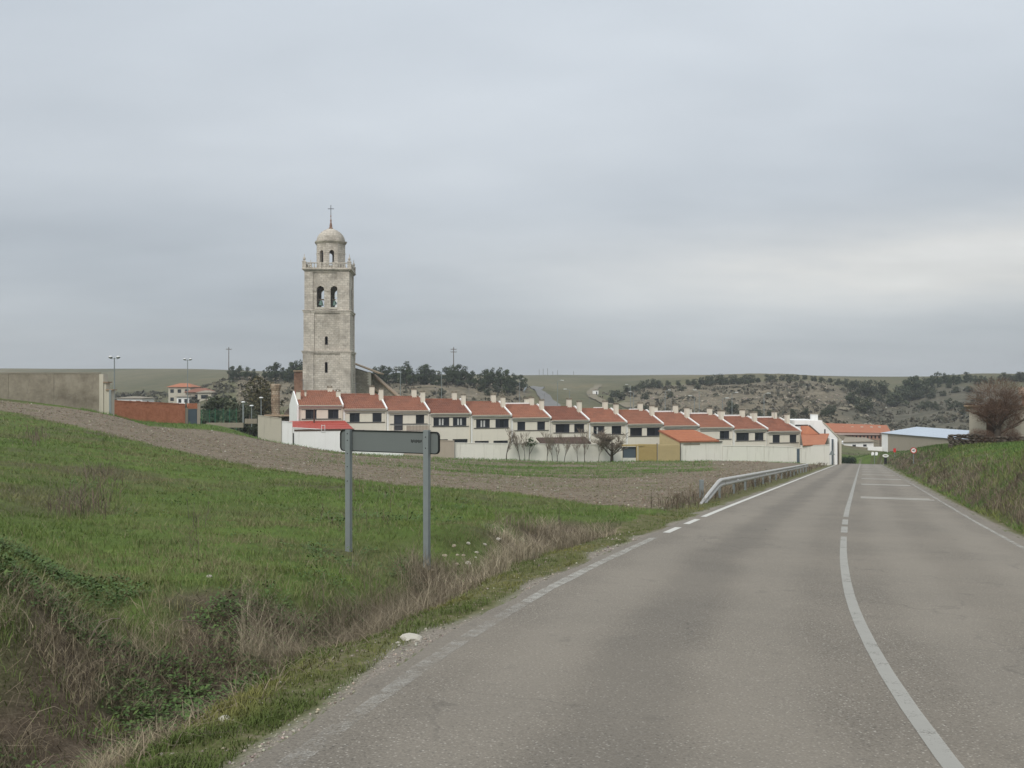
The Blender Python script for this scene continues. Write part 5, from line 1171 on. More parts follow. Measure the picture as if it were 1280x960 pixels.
crash_rail('dark curved barrier along the left of the far hill road', [(655, 345), (659, 380), (655, 420), (652, 470)])
hh = thing('white_hut', 'tiny white hut beside the far dirt track left of the scrub', 'hut', (*spot(744.5, 430), H(*spot(744.5, 430))+.2)); b = MB(); b.box(-1.2, 1.2, 0, 1.8, 0, 1.7); b.build('wall', M['white'], hh); b = MB(); b.plate([(-1.4, 1.703), (1.4, 1.703), (0, 2.4)], [], -.2, 2); b.build('roof', M['concrete'], hh)
b = MB(); b.box(.2, .7, -.04, -.003, 0, 1.2); b.build('door', M['glass'], hh)

# ------------------------------------------------------------------ trees and shrubs
def leafy_mesh(name, blobs, n, size, mat, seed, shell=.55):
    """crown of many small leaf sprays spread through several lobes"""
    g_ = np.random.default_rng(seed); V = []; Fq = []
    vol = np.array([b_[3]*b_[4]*b_[5] for b_ in blobs]); cnt_ = np.maximum(6, (n*vol**.66/(vol**.66).sum()).astype(int))
    for (cx0, cy0, cz0, rx, ry, rz_), k_ in zip(blobs, cnt_):
        d = g_.normal(size=(k_, 3)); d /= np.linalg.norm(d, axis=1, keepdims=True); r_ = (shell+(1-shell)*g_.random(k_))*(.82+.36*g_.random(k_))
        p = d*r_[:, None]*[rx, ry, rz_]+[cx0, cy0, cz0]
        u = g_.normal(size=(k_, 3)); u -= d*(u*d).sum(1, keepdims=True)*.5; u /= np.linalg.norm(u, axis=1, keepdims=True)
        w_ = np.cross(d+g_.normal(size=(k_, 3))*.4, u); w_ /= np.linalg.norm(w_, axis=1, keepdims=True); s_ = size*(.5+g_.random(k_))[:, None]
        q = np.stack([p-u*s_, p-w_*s_*.55, p+u*s_, p+w_*s_*.55], 1); b0_ = len(V)*0+sum(len(a) for a in V)
        V.append(q.reshape(-1, 3)); Fq.append(np.arange(k_*4).reshape(-1, 4)+b0_)
    return fastmesh(name, np.concatenate(V), np.concatenate(Fq), mat)
def make_tree(kind, seed):
    """unit-height tree data: trunk mesh and crown mesh"""
    g_ = random.Random(seed); blobs = []; b = MB()
    if kind == 'pine':
        b.tube([(0, 0, -.05), (.01, 0, .3), (.02, .01, .75)], [.03, .024, .01], 6)
        for i in range(9): a = g_.random()*6.28; z = g_.uniform(.42, .86); r_ = g_.uniform(.05, .22)*(1.15-abs(z-.6)); x, y = r_*math.cos(a), r_*math.sin(a); blobs.append((x, y, z, g_.uniform(.13, .2), g_.uniform(.13, .2), g_.uniform(.09, .15))); b.tube([(0, 0, z-.15), (x*.8, y*.8, z)], [.012, .006], 4)
        for i in range(9): a = g_.random()*6.28; q_ = g_.uniform(.1, .27); blobs.append((q_*math.cos(a), q_*math.sin(a), g_.uniform(.1, .48), .16, .16, .13))
        blobs.append((.02, 0, .88, .13, .13, .1)); n, sz, mat = 1500, .036, M['pine']
    elif kind == 'holm':
        b.tube([(0, 0, -.05), (.01, 0, .25), (.0, .01, .6)], [.045, .035, .012], 6)
        for i in range(13): a = g_.random()*6.28; z = g_.uniform(.22, .76); r_ = g_.uniform(.1, .42)*(1-.5*max(0, z-.4)); z = z-.08; x, y = r_*math.cos(a), r_*math.sin(a); blobs.append((x, y, z, g_.uniform(.16, .27), g_.uniform(.16, .27), g_.uniform(.13, .22)))
        for i in range(4): b.tube([(0, 0, .2), (blobs[i][0]*.8, blobs[i][1]*.8, blobs[i][2])], [.02, .008], 4)
        n, sz, mat = 1000, .045, M['holm']
    elif kind == 'conifer':
        b.tube([(0, 0, -.05), (0, 0, .9)], [.03, .006], 6)
        for i in range(16): z = .08+.86*i/16; r_ = .24*(1-z)**.6+.02; a = i*2.4; blobs.append((r_*.55*math.cos(a), r_*.55*math.sin(a), z, r_*.9, r_*.9, .085))
        n, sz, mat = 2400, .02, M['cypress']
    return b.mesh('trunk', M['bark'], True), leafy_mesh('crown', blobs, n, sz, mat, seed)
TREES = {k_: [make_tree(k_, 100*j+len(k_)) for j in range(nv_)] for k_, nv_ in (('pine', 5), ('holm', 5), ('conifer', 3))}
def plant(kind, x, y, h_, label, cat='tree', name=None, group=None, sx=1.0):
    tr_, cr_ = rnd.choice(TREES[kind]); z = H(x, y)-.1
    t_ = thing(name or {'pine': 'pine_tree', 'holm': 'holm_oak', 'conifer': 'conifer'}[kind], label, cat, (x, y, z), rnd.uniform(0, 6.28), group, (h_*sx, h_*sx, h_))
    link('trunk', tr_, t_); link('crown', cr_, t_); return t_
def plant_row(items, kind, label, group, d):
    items = sorted(items); ordn = lambda i: ('leftmost' if i == 0 else 'rightmost' if i == len(items)-1 else ORD[i]+' from left' if i < len(items)/2 else ORD[len(items)-1-i]+' from right')
    for i_, it in enumerate(items):
        c, rt = it[0], it[1]-.8; dd = it[2] if len(it) > 2 else d+rnd.uniform(-8, 8); x, y = spot(c, dd); h_ = max(3.2, pz(rt, dd)-H(x, y)); plant(kind, x, y, min(h_, 12), label+', '+ordn(i_), 'tree', None, group, rnd.uniform(.85, 1.15))
plant_row([(291, 457), (300, 456.5), (309, 458), (318, 461), (337, 457), (344, 452.5), (354, 459), (364, 452), (370, 450), (376, 449), (360, 462), (330, 463)], 'pine', 'dark skyline pine left of the church tower', 'pines left of the tower', 345)
plant_row([(468, 458), (478, 456), (486, 458), (495, 458), (508, 450.5), (503, 460), (516, 463), (526, 458), (533, 454.5), (541, 461), (548, 463), (558, 458), (566, 455), (573, 454.5), (581, 457), (590, 463), (601, 466)], 'pine', 'dark pine on the hill right of the tower', 'pines right of the tower', 338)
plant_row([(609, 461), (616, 459), (625, 458.5), (634, 461), (641, 466), (652, 468)], 'pine', 'dark pine in the clump above the hill road', 'clump of pines above the hill road', 345)
plant_row([(806, 473), (814, 470), (824, 470), (835, 474), (848, 476), (861, 473), (868, 471), (878, 468), (887, 463.5), (896, 464), (905, 466), (914, 465), (923, 468), (931, 464.5), (938, 465), (947, 470), (961, 466), (968, 466), (977, 467), (988, 463.5), (996, 467), (1006, 466), (1018, 472), (1027, 470), (1037, 472), (1046, 471), (1056, 471), (1066, 473), (1076, 471), (1085, 468.5), (1100, 471)], 'holm', 'dark evergreen along the top of the scrub slope', 'evergreens along the scrub ridge', 418)
plant_row([(1131, 474), (1138, 470), (1146, 469), (1155, 471), (1164, 469), (1172, 464.5), (1180, 466), (1186, 468), (1192, 467), (1199, 468), (1207, 464.5), (1213, 468), (1219, 469), (1226, 469), (1232, 471), (1240, 470), (1250, 470)], 'pine', 'dark tree crowning the right hand slope', 'trees crowning the right hand slope', 420)
plant_row([(1257, 463, 432), (1267, 464, 432), (1275, 462.5, 432), (1283, 463, 432)], 'holm', 'dark round tree on the skyline at the far right', 'round trees on the right skyline', 430)
plant_row([(1120, 482, 395), (1150, 483, 400), (1163, 487, 392), (1178, 487, 390), (1196, 486, 392), (1212, 488, 390), (1155, 496, 370), (1168, 499, 362), (1185, 498, 364), (1197, 503, 350), (1205, 506, 345), (1214, 500, 352), (1172, 506, 350), (1225, 497, 365), (1188, 510, 340), (1203, 515, 330), (1125, 478, 405), (1160, 478, 405), (1186, 479, 405), (1140, 480, 402)], 'holm', 'grey green oak on the right hand slope', 'holm oaks on the right hand slope', 380)
plant_row([(553, 487, 300), (641, 484, 338), (601, 487, 325), (609, 490, 320), (622, 485, 335)], 'holm', 'dark bush on the pale rocky bank', 'bushes on the pale rocky bank', 320)
plant_row([(915, 497, 320), (1078, 490, 340), (1030, 508, 310), (1006, 507, 308), (992, 510, 305), (965, 512, 300), (948, 508, 305), (1037, 502, 318), (808, 505, 310), (768, 483, 400), (777, 487, 380), (762, 492, 370), (785, 480, 410), (795, 478, 412), (1066, 484, 360), (805, 488, 370), (838, 491, 365), (852, 484, 390), (872, 484, 392)], 'holm', 'dark bush on the slope behind the houses', 'bushes on the rocky scrub slope', 330)
for c, rt, d, h_ in ((318, 466, 165, 1), (333, 470, 160, 1), (326, 480, 152, 1)):
    x, y = spot(c, d); plant('conifer', x, y, pz(rt, d)-H(x, y), ['tall brown green conifer left of the ruined pillar, rear of three', 'brown green conifer touching the ruined pillar', 'lower brown conifer in front of its two taller neighbours'][(318, 333, 326).index(c)], 'tree', None, None, 1.25)
for c, rt, d, lb in ((273, 486, 150, 'bushy olive brown tree behind the green mesh fence'), (288, 485, 155, 'bushy dark olive tree right behind the green mesh fence'), (300, 487, 148, 'low bushy brown tree behind the thick park lamp'), (264, 497, 150, 'small dark bush at the left end of the green fence'), (312, 500, 145, 'dark shrub low between the park lamps'), (342, 500, 165, 'dark shrub behind the ruined pillar')):
    x, y = spot(c, d); h_ = max(2.5, pz(rt, d)-H(x, y)); t_ = plant('holm', x, y, h_, lb, 'tree', 'bushy_tree', None, 1.0)
x, y = spot(1060, 172); hd_ = thing('hedge', 'dense dark hedge at the corner where the road ends', 'hedge', (x, y, H(x, y)))
link('foliage', leafy_mesh('foliage', [(i*.35-1.0, 0, .75+.1*math.sin(i*2), .5, .6, .8) for i in range(7)], 1600, .09, M['hedge'], 5, .5), hd_)
b = MB(); [b.tube([(i*.6-.9, 0, -.2), (i*.6-.9, .05, .7)], .04, 5) for i in range(4)]; b.build('stems', M['bark'], hd_)
# leafless trees
def bare_mesh(seed, h_=1.0, spread=.55, levels=5, kids=(3, 5), r0=.02, lean=.12, first=.28, up=.25):
    g_ = random.Random(seed); tk = MB(); tw_ = MB()
    def grow(p, d, L, r_, lv):
        n = 3; pts = [Vector(p)]; dd = Vector(d)
        for i in range(n):
            dd = (dd+Vector((g_.uniform(-1, 1), g_.uniform(-1, 1), g_.uniform(-.4, .8)))*lean).normalized(); pts.append(pts[-1]+dd*L/n)
        rr_ = [r_*(1-.45*i/n) for i in range(n+1)]
        (tk if lv < 2 else tw_).tube(pts, rr_, 7 if lv == 0 else 5 if lv < 3 else 3, 0, lv < 1)
        if lv >= levels: return
        for k_ in range(g_.randint(*kids)):
            t_ = g_.uniform(first if lv == 0 else .2, 1); i = min(int(t_*n), n-1); q = pts[i].lerp(pts[i+1], t_*n-i)
            a = g_.random()*6.28; s_ = Vector((math.cos(a), math.sin(a), g_.uniform(-.1, .5))); nd = (dd*.75+s_*spread*g_.uniform(.7, 1.4)+Vector((0, 0, up))).normalized()
            grow(q, nd, L*g_.uniform(.48, .75), max(rr_[i]*.5, .0030), lv+1)
    grow((0, 0, -.04), (g_.uniform(-.05, .05), g_.uniform(-.05, .05), 1), h_*.5, r0, 0)
    return tk.mesh('trunk', M['bark'], True, False), tw_.mesh('branches', M['bark2'], False, False)
SAP = [bare_mesh(s_, 1, .42, 4, (3, 5), .014) for s_ in (3, 8, 21, 34, 55)]
def bare(c, rt, off, label, data, name='bare_sapling', group=None, hmul=1.0, sx=1.0):
    x, y = wp(c, off); z = H(x, y); h_ = (pz(rt, y)-z)*hmul/max(v.co.z for v in data[1].vertices)
    t_ = thing(name, label, 'tree', (x, y, z), rnd.uniform(0, 6), group, (h_*sx, h_*sx, h_)); link('trunk', data[0], t_); link('branches', data[1], t_); return t_
bare(633, 533, 9.6, 'bare sapling furthest left, standing alone against the pale wall', SAP[0], sx=1.1)
for i, (c, rt) in enumerate(((650, 545), (656, 543), (684, 544), (691, 548), (697, 546), (705, 550), (722, 546), (731, 540), (748, 551))):
    bare(c, rt-7, 9.3+.4*(i % 3), ORD[i+1]+' bare sapling from the left along the pale wall', SAP[(i+1) % 5], group='saplings along the pale wall', hmul=1.0, sx=.85)
BIG = bare_mesh(77, 1, .8, 4, (5, 7), .03, .16, .3, .12)
bare(765, 533, 10.2, 'large spreading leafless tree in front of the pale wall, left of the dark gate', BIG, 'bare_tree', None, 1.0, 1.4)
x, y = wp(661, 9.0); sg = thing('evergreen_shrub', 'small green leafy shrub among the bare saplings by the pale wall', 'shrub', (x, y, H(x, y)))
b = MB(); b.tube([(0, 0, -.2), (.1, 0, 1.2), (.2, 0, 2.6)], [.06, .05, .02], 6); b.tube([(.05, 0, .8), (.8, .1, 2.2)], [.04, .015], 5); b.build('stem', M['bark'], sg)
link('foliage', leafy_mesh('foliage', [(.2, 0, 2.7, .55, .5, .5), (-.3, .1, 2.2, .5, .5, .4), (.8, .1, 2.3, .4, .4, .35), (.25, 0, 2.1, .5, .5, .35)], 420, .09, foliage('shrub_leaves', (.03, .05, .02), (.06, .09, .035)), 9, .3), sg)
# big reddish bare tree by the barn
def bushy_bare(seed, n_main=9):
    g_ = random.Random(seed); tk = MB(); tw_ = MB()
    tk.tube([(0, 0, -.05), (.0, 0, .12), (.03, 0, .26)], [.05, .042, .036], 9)
    def grow(p, d, L, r_, lv):
        pts = [Vector(p)]; dd = Vector(d)
        for i in range(3): dd = (dd+Vector((g_.uniform(-1, 1), g_.uniform(-1, 1), g_.uniform(-.6, .9)))*.16).normalized(); pts.append(pts[-1]+dd*L/3)
        (tk if lv < 2 else tw_).tube(pts, [r_*(1-.5*i/3) for i in range(4)], 6 if lv < 2 else 3, 0, False)
        if lv == 5: return
        for k_ in range((5, 5, 4, 4, 4)[lv]):
            t_ = g_.uniform(.25, 1); i = min(int(t_*3), 2); q = pts[i].lerp(pts[i+1], t_*3-i); a = g_.random()*6.28
            grow(q, (dd*.7+Vector((math.cos(a), math.sin(a), g_.uniform(-.3, .6)))*.75+Vector((0, 0, .12))).normalized(), L*g_.uniform(.5, .78), max(r_*.5, .0016), lv+1)
    for i in range(n_main): a = i*2.4+g_.random()*.6; grow((.02, 0, g_.uniform(.12, .27)), Vector((math.cos(a)*.75, math.sin(a)*.75, g_.uniform(.45, 1.3))).normalized(), g_.uniform(.27, .36), .018, 1)
    for k_ in range(6500):       # outermost fine twigs fill the round crown
        d = Vector((g_.gauss(0, 1), g_.gauss(0, 1), g_.gauss(0, 1))).normalized(); r_ = g_.uniform(.25, 1.0)**.6*(1+.12*mnoise.noise(d*2.5))
        p = Vector((d.x*.40*r_, d.y*.40*r_, .60+d.z*.36*r_)); q = p+(d*.8+Vector((g_.gauss(0, .6), g_.gauss(0, .6), g_.uniform(-.2, .7)))).normalized()*g_.uniform(.04, .10)
        s_ = d.cross(Vector((g_.gauss(0, 1), g_.gauss(0, 1), g_.gauss(0, 1)))).normalized()*.0019
        tw_.add([p-s_, p+s_, q], [(0, 1, 2)])
    return tk.mesh('trunk', M['bark'], True, False), tw_.mesh('twigs', M['twig'], False, False)
x, y = spot(1247, 80.5); z = H(x, y); h_ = (pz(471, 80)-z); bt = thing('bare_tree', 'large round crowned leafless tree with reddish twigs before the whitewashed barn', 'tree', (x, y, z), .6, None, (h_*1.08, h_*1.08, h_*1.02))
bb = bushy_bare(12); link('trunk', bb[0], bt); link('twigs', bb[1], bt)
for c, hh_, lb in ((1222, 1.9, 'low twiggy bush left of the barn tree trunk'), (1263, 1.9, 'low twiggy bush right of the barn tree trunk'), (1232, 1.7, 'smallest twiggy bush, directly against the barn tree trunk')):
    x, y = spot(c, 79.2); t_ = thing('twiggy_bush', lb, 'bush', (x, y, H(x, y)-.1), c, None, hh_); link('stems', SAP[1][0], t_); link('twigs', bb[1], t_, (0, 0, -.25))
# ------------------------------------------------------------------ ground cover close to the road
def tinted(name, rough=.85, trans=0):
    t = NT(name, rough, .12); a = t.attr('tint'); return t.col(a.outputs['Color'])
M['blade'] = tinted('grass_blade'); M['weed'] = tinted('dry_stem'); M['leaf'] = tinted('weed_leaf', .6); M['pebble'] = tinted('pebble', .95)
def scatter(n, c0, c1, d0, d1, bias=1.0):
    c = c0+(c1-c0)*NR.random(n); d = d0*(d1/d0)**(NR.random(n)**bias); return (c-640)/F*d, d
def tint(base, n, var=.2):
    base = np.asarray(base); return base*(1+var*(NR.random((n, 1))*2-1))*(1+.08*(NR.random((n, 3))*2-1))
class Cover:
    def __init__(s): s.V = []; s.Fa = []; s.Cc = []; s.n = 0
    def add(s, V, F_, col):
        s.V.append(V); s.Fa.append(F_+s.n); s.Cc.append(col); s.n += len(V)
    def blades(s, X, Y, h, w_, lean, col, seg=1, Z=None, az=None):
        n = len(X)
        if n == 0: return
        Z = ground(X, Y)-.01 if Z is None else Z; P = np.stack([X, Y, Z], 1)
        a = NR.random(n)*2*np.pi if az is None else az; b_ = NR.random(n)*2*np.pi
        side = np.stack([np.cos(b_), np.sin(b_), 0*a], 1)*(w_/2)[:, None] if hasattr(w_, '__len__') else np.stack([np.cos(b_), np.sin(b_), 0*a], 1)*w_/2
        # most blades show their flat to the side they lean from
        out = np.stack([np.cos(a), np.sin(a), 0*a], 1)*(h*lean)[:, None]; up = np.stack([0*a, 0*a, h], 1)
        if seg == 1:
            V = np.stack([P-side, P+side, P+out+up], 1).reshape(-1, 3); F_ = np.arange(n*3).reshape(-1, 3); k_ = 3
        else:
            m_ = P+out*.3+up*.6; V = np.stack([P-side, P+side, m_-side*.75, m_+side*.75, P+out+up*(1-.25*np.minimum(lean, 1.5))[:, None]], 1).reshape(-1, 3)
            q = np.arange(n)[:, None]*5; F_ = np.concatenate([q+[0, 1, 3], q+[0, 3, 2], q+[2, 3, 4]]); k_ = 5
        s.add(V, F_, np.repeat(col, k_, 0)*np.tile(np.linspace(.92, 1.08, k_), n)[:, None])
    def stones(s, X, Y, r_, col, sink=.3):
        n = len(X); Z = ground(X, Y)+r_*(.5-sink)
        d = np.array([[1, 0, 0], [-1, 0, 0], [0, 1, 0], [0, -1, 0], [0, 0, 1], [0, 0, -1]], float)
        V = d[None]*r_[:, None, None]*(.6+.8*NR.random((n, 6, 1)))*[1.15, 1.0, .7]; a = NR.random(n)*6.28; ca, sa_ = np.cos(a)[:, None], np.sin(a)[:, None]
        V = np.stack([V[..., 0]*ca-V[..., 1]*sa_, V[..., 0]*sa_+V[..., 1]*ca, V[..., 2]], -1)+NR.normal(size=(n, 6, 3))*.15*r_[:, None, None]+np.stack([X, Y, Z], 1)[:, None]
        f = np.array([[0, 2, 4], [2, 1, 4], [1, 3, 4], [3, 0, 4], [2, 0, 5], [1, 2, 5], [3, 1, 5], [0, 3, 5]])
        s.add(V.reshape(-1, 3), (np.arange(n)[:, None, None]*6+f[None]).reshape(-1, 3), np.repeat(col, 6, 0))
    def leaves(s, X, Y, Z, L, col, flat=.5):
        n = len(X); P = np.stack([X, Y, Z], 1); a = NR.random(n)*6.28; u = np.stack([np.cos(a), np.sin(a), flat*NR.normal(size=n)*.6+.25], 1); v = np.stack([-np.sin(a), np.cos(a), flat*NR.normal(size=n)*.5], 1)
        L = L[:, None]; V = np.stack([P, P+u*L*.5+v*L*.3, P+u*L, P+u*L*.5-v*L*.3], 1).reshape(-1, 3); q = np.arange(n)[:, None]*4
        s.add(V, np.concatenate([q+[0, 1, 2], q+[0, 2, 3]]), np.repeat(col, 4, 0))
    def build(s, name, mat, label=None):
        o = link(name, fastmesh(name, np.concatenate(s.V), np.concatenate(s.Fa), mat, np.concatenate(s.Cc))); tag(o, label, name.replace('_', ' '), None, 'stuff'); return o
def mixc(a, b_, f): return np.asarray(a)[None]*(1-f[:, None])+np.asarray(b_)[None]*f[:, None]
# meadow grass
gc = Cover()
def meadow(n, c0, c1, d0, d1, hm, wm_, seg, clump=True):
    X, Y = scatter(n, c0, c1, d0, d1); z_ = zones(X, Y)
    patch = fbm(X/.9, Y/.9, 3, 61); lush = fbm(X/.28, Y/.28, 2, 62); brown = fbm(X/3.5, Y/3.5, 4, 63)+.13*(1-sstep(z_['col'], 220, 460))-.03
    ok = (z_['dl'] > .14)*(NR.random(n) > z_['plough'])*(NR.random(n) > z_['dry']*(.97-.5*sstep(fbm(X/.7, Y/.7, 2, 64), .52, .66)))*(NR.random(n) < .35+1.3*np.clip(lush-.25, 0, 1))
    ok = ok*(z_['gravel'] < .75); X, Y, patch, lush, brown, cl_, vg = X[ok], Y[ok], patch[ok], lush[ok], brown[ok], z_['col'][ok], z_['verge'][ok]; n = len(X)
    f = np.clip((brown-.42)*4+NR.normal(size=n)*.25, 0, 1); c = mixc((.098, .143, .036), (.185, .168, .088), f*.9)
    f2 = np.clip((patch-.5)*4, 0, 1); c = c*(1-f2[:, None])+np.asarray((.134, .174, .048))*f2[:, None]
    c = np.where((NR.random(n) < .07)[:, None], np.asarray((.23, .2, .12)), c); vv = (vg > .5)[:, None]
    c = np.where(vv, mixc((.09, .118, .034), (.19, .175, .06), np.clip((patch-.4)*3, 0, 1)), c)
    c = c*(.8+.4*NR.random((n, 1)))
    h_ = hm*(.45+1.0*NR.random(n))*(.4+1.3*np.clip(lush, 0, 1))*(np.where(vg > .5, .6, 1))
    gc.blades(X, Y, h_, wm_*(.7+.6*NR.random(n))*np.maximum(1, Y/14), .3+.9*NR.random(n), c, seg)
meadow(110000, -40, 720, 4.6, 14, .085, .006, 2)
meadow(130000, -40, 900, 14, 42, .075, .0085, 1)
meadow(50000, -40, 880, 38, 62, .09, .0095, 1)
# green strip under the walls and seed rows in the plough
X, Y = scatter(60000, 100, 1000, 62, 142); z_ = zones(X, Y); ok = (z_['plough'] < .4)*(z_['dl'] > 1.2)*(Y < np.interp(z_['col'], [0, 139, 140, 250, 323, 1000], [83.5, 83.5, 108, 117, 118, 140]))
X, Y = X[ok], Y[ok]; n = len(X); gc.blades(X, Y, .1+.22*NR.random(n)*fbm(X/1.5, Y/1.5, 2, 71)*2, .03*Y/60+0*X, .5+.7*NR.random(n), mixc((.075, .15, .03), (.125, .18, .045), NR.random(n)), 1)
# rough grass on the right hand bank
X, Y = scatter(110000, 1030, 1420, 14, 190); z_ = zones(X, Y); lush = fbm(X/2.2, Y/2.2, 3, 73)
ok = (z_['dr'] > .35)*(NR.random(len(X)) > z_['dry']*.9)*(Y < 80-25*(z_['col'] > 1190)*0); X, Y, lush = X[ok], Y[ok], lush[ok]; n = len(X)
gc.blades(X, Y, (.06+.17*NR.random(n))*(.5+lush), .016*np.maximum(1, Y/22), .4+.8*NR.random(n), mixc((.085, .15, .036), (.165, .18, .06), np.clip((lush-.35)*2.4+NR.normal(size=n)*.2, 0, 1))*(.8+.4*NR.random((n, 1))), 1)
X, Y = scatter(40000, 1030, 1300, 70, 235); z_ = zones(X, Y); ok = (z_['dr'] > .4)*(NR.random(len(X)) > z_['dry']*.9)*(z_['far']+z_['hill'] < .5); X, Y = X[ok], Y[ok]; n = len(X)
gc.blades(X, Y, .08+.17*NR.random(n), .045*Y/70, .5+.6*NR.random(n), mixc((.05, .09, .024), (.095, .125, .038), NR.random(n)), 1)
X, Y = scatter(30000, -60, 960, 28, 130); z_ = zones(X, Y); ok = (NR.random(len(X)) < z_['plough'])*(fbm((X+6*Y)/14, (Y-.15*X)/1.3, 3, 111) > .54); X, Y = X[ok], Y[ok]; n = len(X)
gc.blades(X, Y, .04+.09*NR.random(n), .02*Y/45, .6+.8*NR.random(n), mixc((.07, .125, .03), (.13, .15, .05), NR.random(n)), 1)
gc.build('grass', M['blade'])
# dry weeds in the ditch, on the bank and round the barrier
wc = Cover()
def stems(X, Y, h_, w_, col, twigs=2, lean=.7):
    n = len(X)
    if n == 0: return
    Z = ground(X, Y)-.02; az = NR.random(n)*6.28; ln = lean*NR.random(n)
    wc.blades(X, Y, h_, w_, ln, col, 2, Z, az)
    for k_ in range(twigs):
        t_ = .3+.55*NR.random(n); wc.blades(X+np.cos(az)*h_*ln*.5*t_, Y+np.sin(az)*h_*ln*.5*t_, h_*.42*(.5+NR.random(n)), w_*.75, .6+1.1*NR.random(n), col*(.9+.25*NR.random((n, 1))), 1, Z+h_*t_*.8)
def dryband(n, c0, c1, d0, d1, hm, cols, wk, twigs=2, side='L'):
    X, Y = scatter(n, c0, c1, d0, d1); z_ = zones(X, Y); dens = fbm(X/.8, Y/.8, 3, 81)-.10*(side == 'L')*(Y < 9.5)
    off = z_['dl'] if side == 'L' else z_['dr']
    ok = (off > .55)*(NR.random(n) < z_['dry'])*(dens > .36); X, Y, dens = X[ok], Y[ok], dens[ok]; n = len(X)
    mixf = np.clip((fbm(X/1.7, Y/1.7, 3, 82)-.3)*2.2+NR.normal(size=n)*.2, 0, 1); c = mixc(cols[0], cols[1], mixf)*(.65+.7*NR.random((n, 1)))
    stems(X, Y, hm*(.4+.9*NR.random(n))*(.3+1.2*dens), np.maximum(.0045, wk*Y)*(.7+.6*NR.random(n)), c, twigs)
dryband(17000, -60, 560, 4.4, 9.5, .22, ((.125, .102, .068), (.27, .225, .15)), .0005, 3)
dryband(30000, 300, 800, 9, 20.8, .33, ((.16, .132, .092), (.34, .29, .205)), .00045, 2)
dryband(9000, 800, 1060, 24, 165, .55, ((.10, .078, .055), (.20, .165, .115)), .0007, 2)
dryband(40000, 1040, 1420, 15, 175, .46, ((.105, .084, .058), (.235, .192, .135)), .00055, 2, 'R')
# fallen straw and tangled runners low in the ditch
X, Y = scatter(5000, -60, 620, 4.4, 13); z_ = zones(X, Y); ok = (z_['dl'] > .55)*(z_['dl'] < 3.2); X, Y = X[ok], Y[ok]; n = len(X)
wc.blades(X, Y, .05+.12*NR.random(n), .007*np.ones(n), 1.2+2.5*NR.random(n), mixc((.11, .085, .06), (.26, .21, .14), NR.random(n)), 2)
for k_ in range(70):
    c = rnd.uniform(-40, 520); d = rnd.uniform(4.7, 9.5); x, y = spot(c, d); o, _ = road_off(np.array([x]), np.array([y])); dl_ = L_EDGE-o[0]
    if not .9 < dl_ < 3.0: continue
    z = H(x, y); a = rnd.random()*6.28; L = rnd.uniform(.2, .5); hh_ = rnd.uniform(.08, .24); b = MB()
    pts = [(x+math.cos(a+.4*t_)*L*t_, y+math.sin(a+.4*t_)*L*t_, z+hh_*math.sin(math.pi*min(1, t_*1.05))**.8+.02*math.sin(9*t_+k_)) for t_ in (0, .15, .3, .5, .7, .85, 1)]
    b.tube(pts, rnd.uniform(.0018, .0032), 4, 0, False); Fq = np.array(b.f); wc.add(np.array(b.v), np.concatenate([Fq[:, :3], Fq[:, [0, 2, 3]]]), np.repeat(tint((.19, .155, .11), 1, .4), len(b.v), 0))
# tall dead stalks standing in the meadow
for c0, c1, r0, r1, n in ((60, 140, 618, 650, 130), (20, 60, 540, 560, 40), (95, 155, 590, 612, 60), (235, 260, 640, 700, 14), (395, 520, 600, 660, 50), (690, 705, 655, 675, 8)):
    for k_ in range(n):
        p = hit(rnd.gauss((c0+c1)/2, (c1-c0)/4), rnd.uniform(r0, r1)); stems(np.array([p[0]]), np.array([p[1]]), np.array([rnd.uniform(.2, .55)]), np.array([max(.006, .0006*p[1])]), tint((.15, .12, .09), 1, .4), 3, .4)
wc.build('dry_weeds', M['weed'])
# broad leaved weeds
lc = Cover()
def rosettes(n, c0, c1, r_d0, r_d1, thr, size):
    X, Y = scatter(n, c0, c1, r_d0, r_d1); z_ = zones(X, Y); pt = fbm(X/1.1, Y/1.1, 3, 91); ok = (z_['dl'] > 1.45+.5*NR.random(len(X)))*(pt > thr)*(z_['plough'] < .3); X, Y = X[ok], Y[ok]
    for k_ in range(9):
        n = len(X); lx_, ly_ = X+NR.normal(size=n)*.05, Y+NR.normal(size=n)*.05; g_ = ground(lx_, ly_)
        lc.leaves(lx_, ly_, g_+.015+.09*NR.random(n), size*(.6+.8*NR.random(n))*np.maximum(1, Y/12), mixc((.05, .088, .026), (.10, .15, .045), NR.random(n)))
rosettes(5200, -60, 420, 5.2, 11, .47, .034); rosettes(1500, -60, 420, 4.8, 8, .40, .03); rosettes(1300, 380, 700, 10, 19, .58, .034); rosettes(500, -40, 800, 11, 26, .62, .034)
lc.build('broadleaf_weeds', M['leaf'])
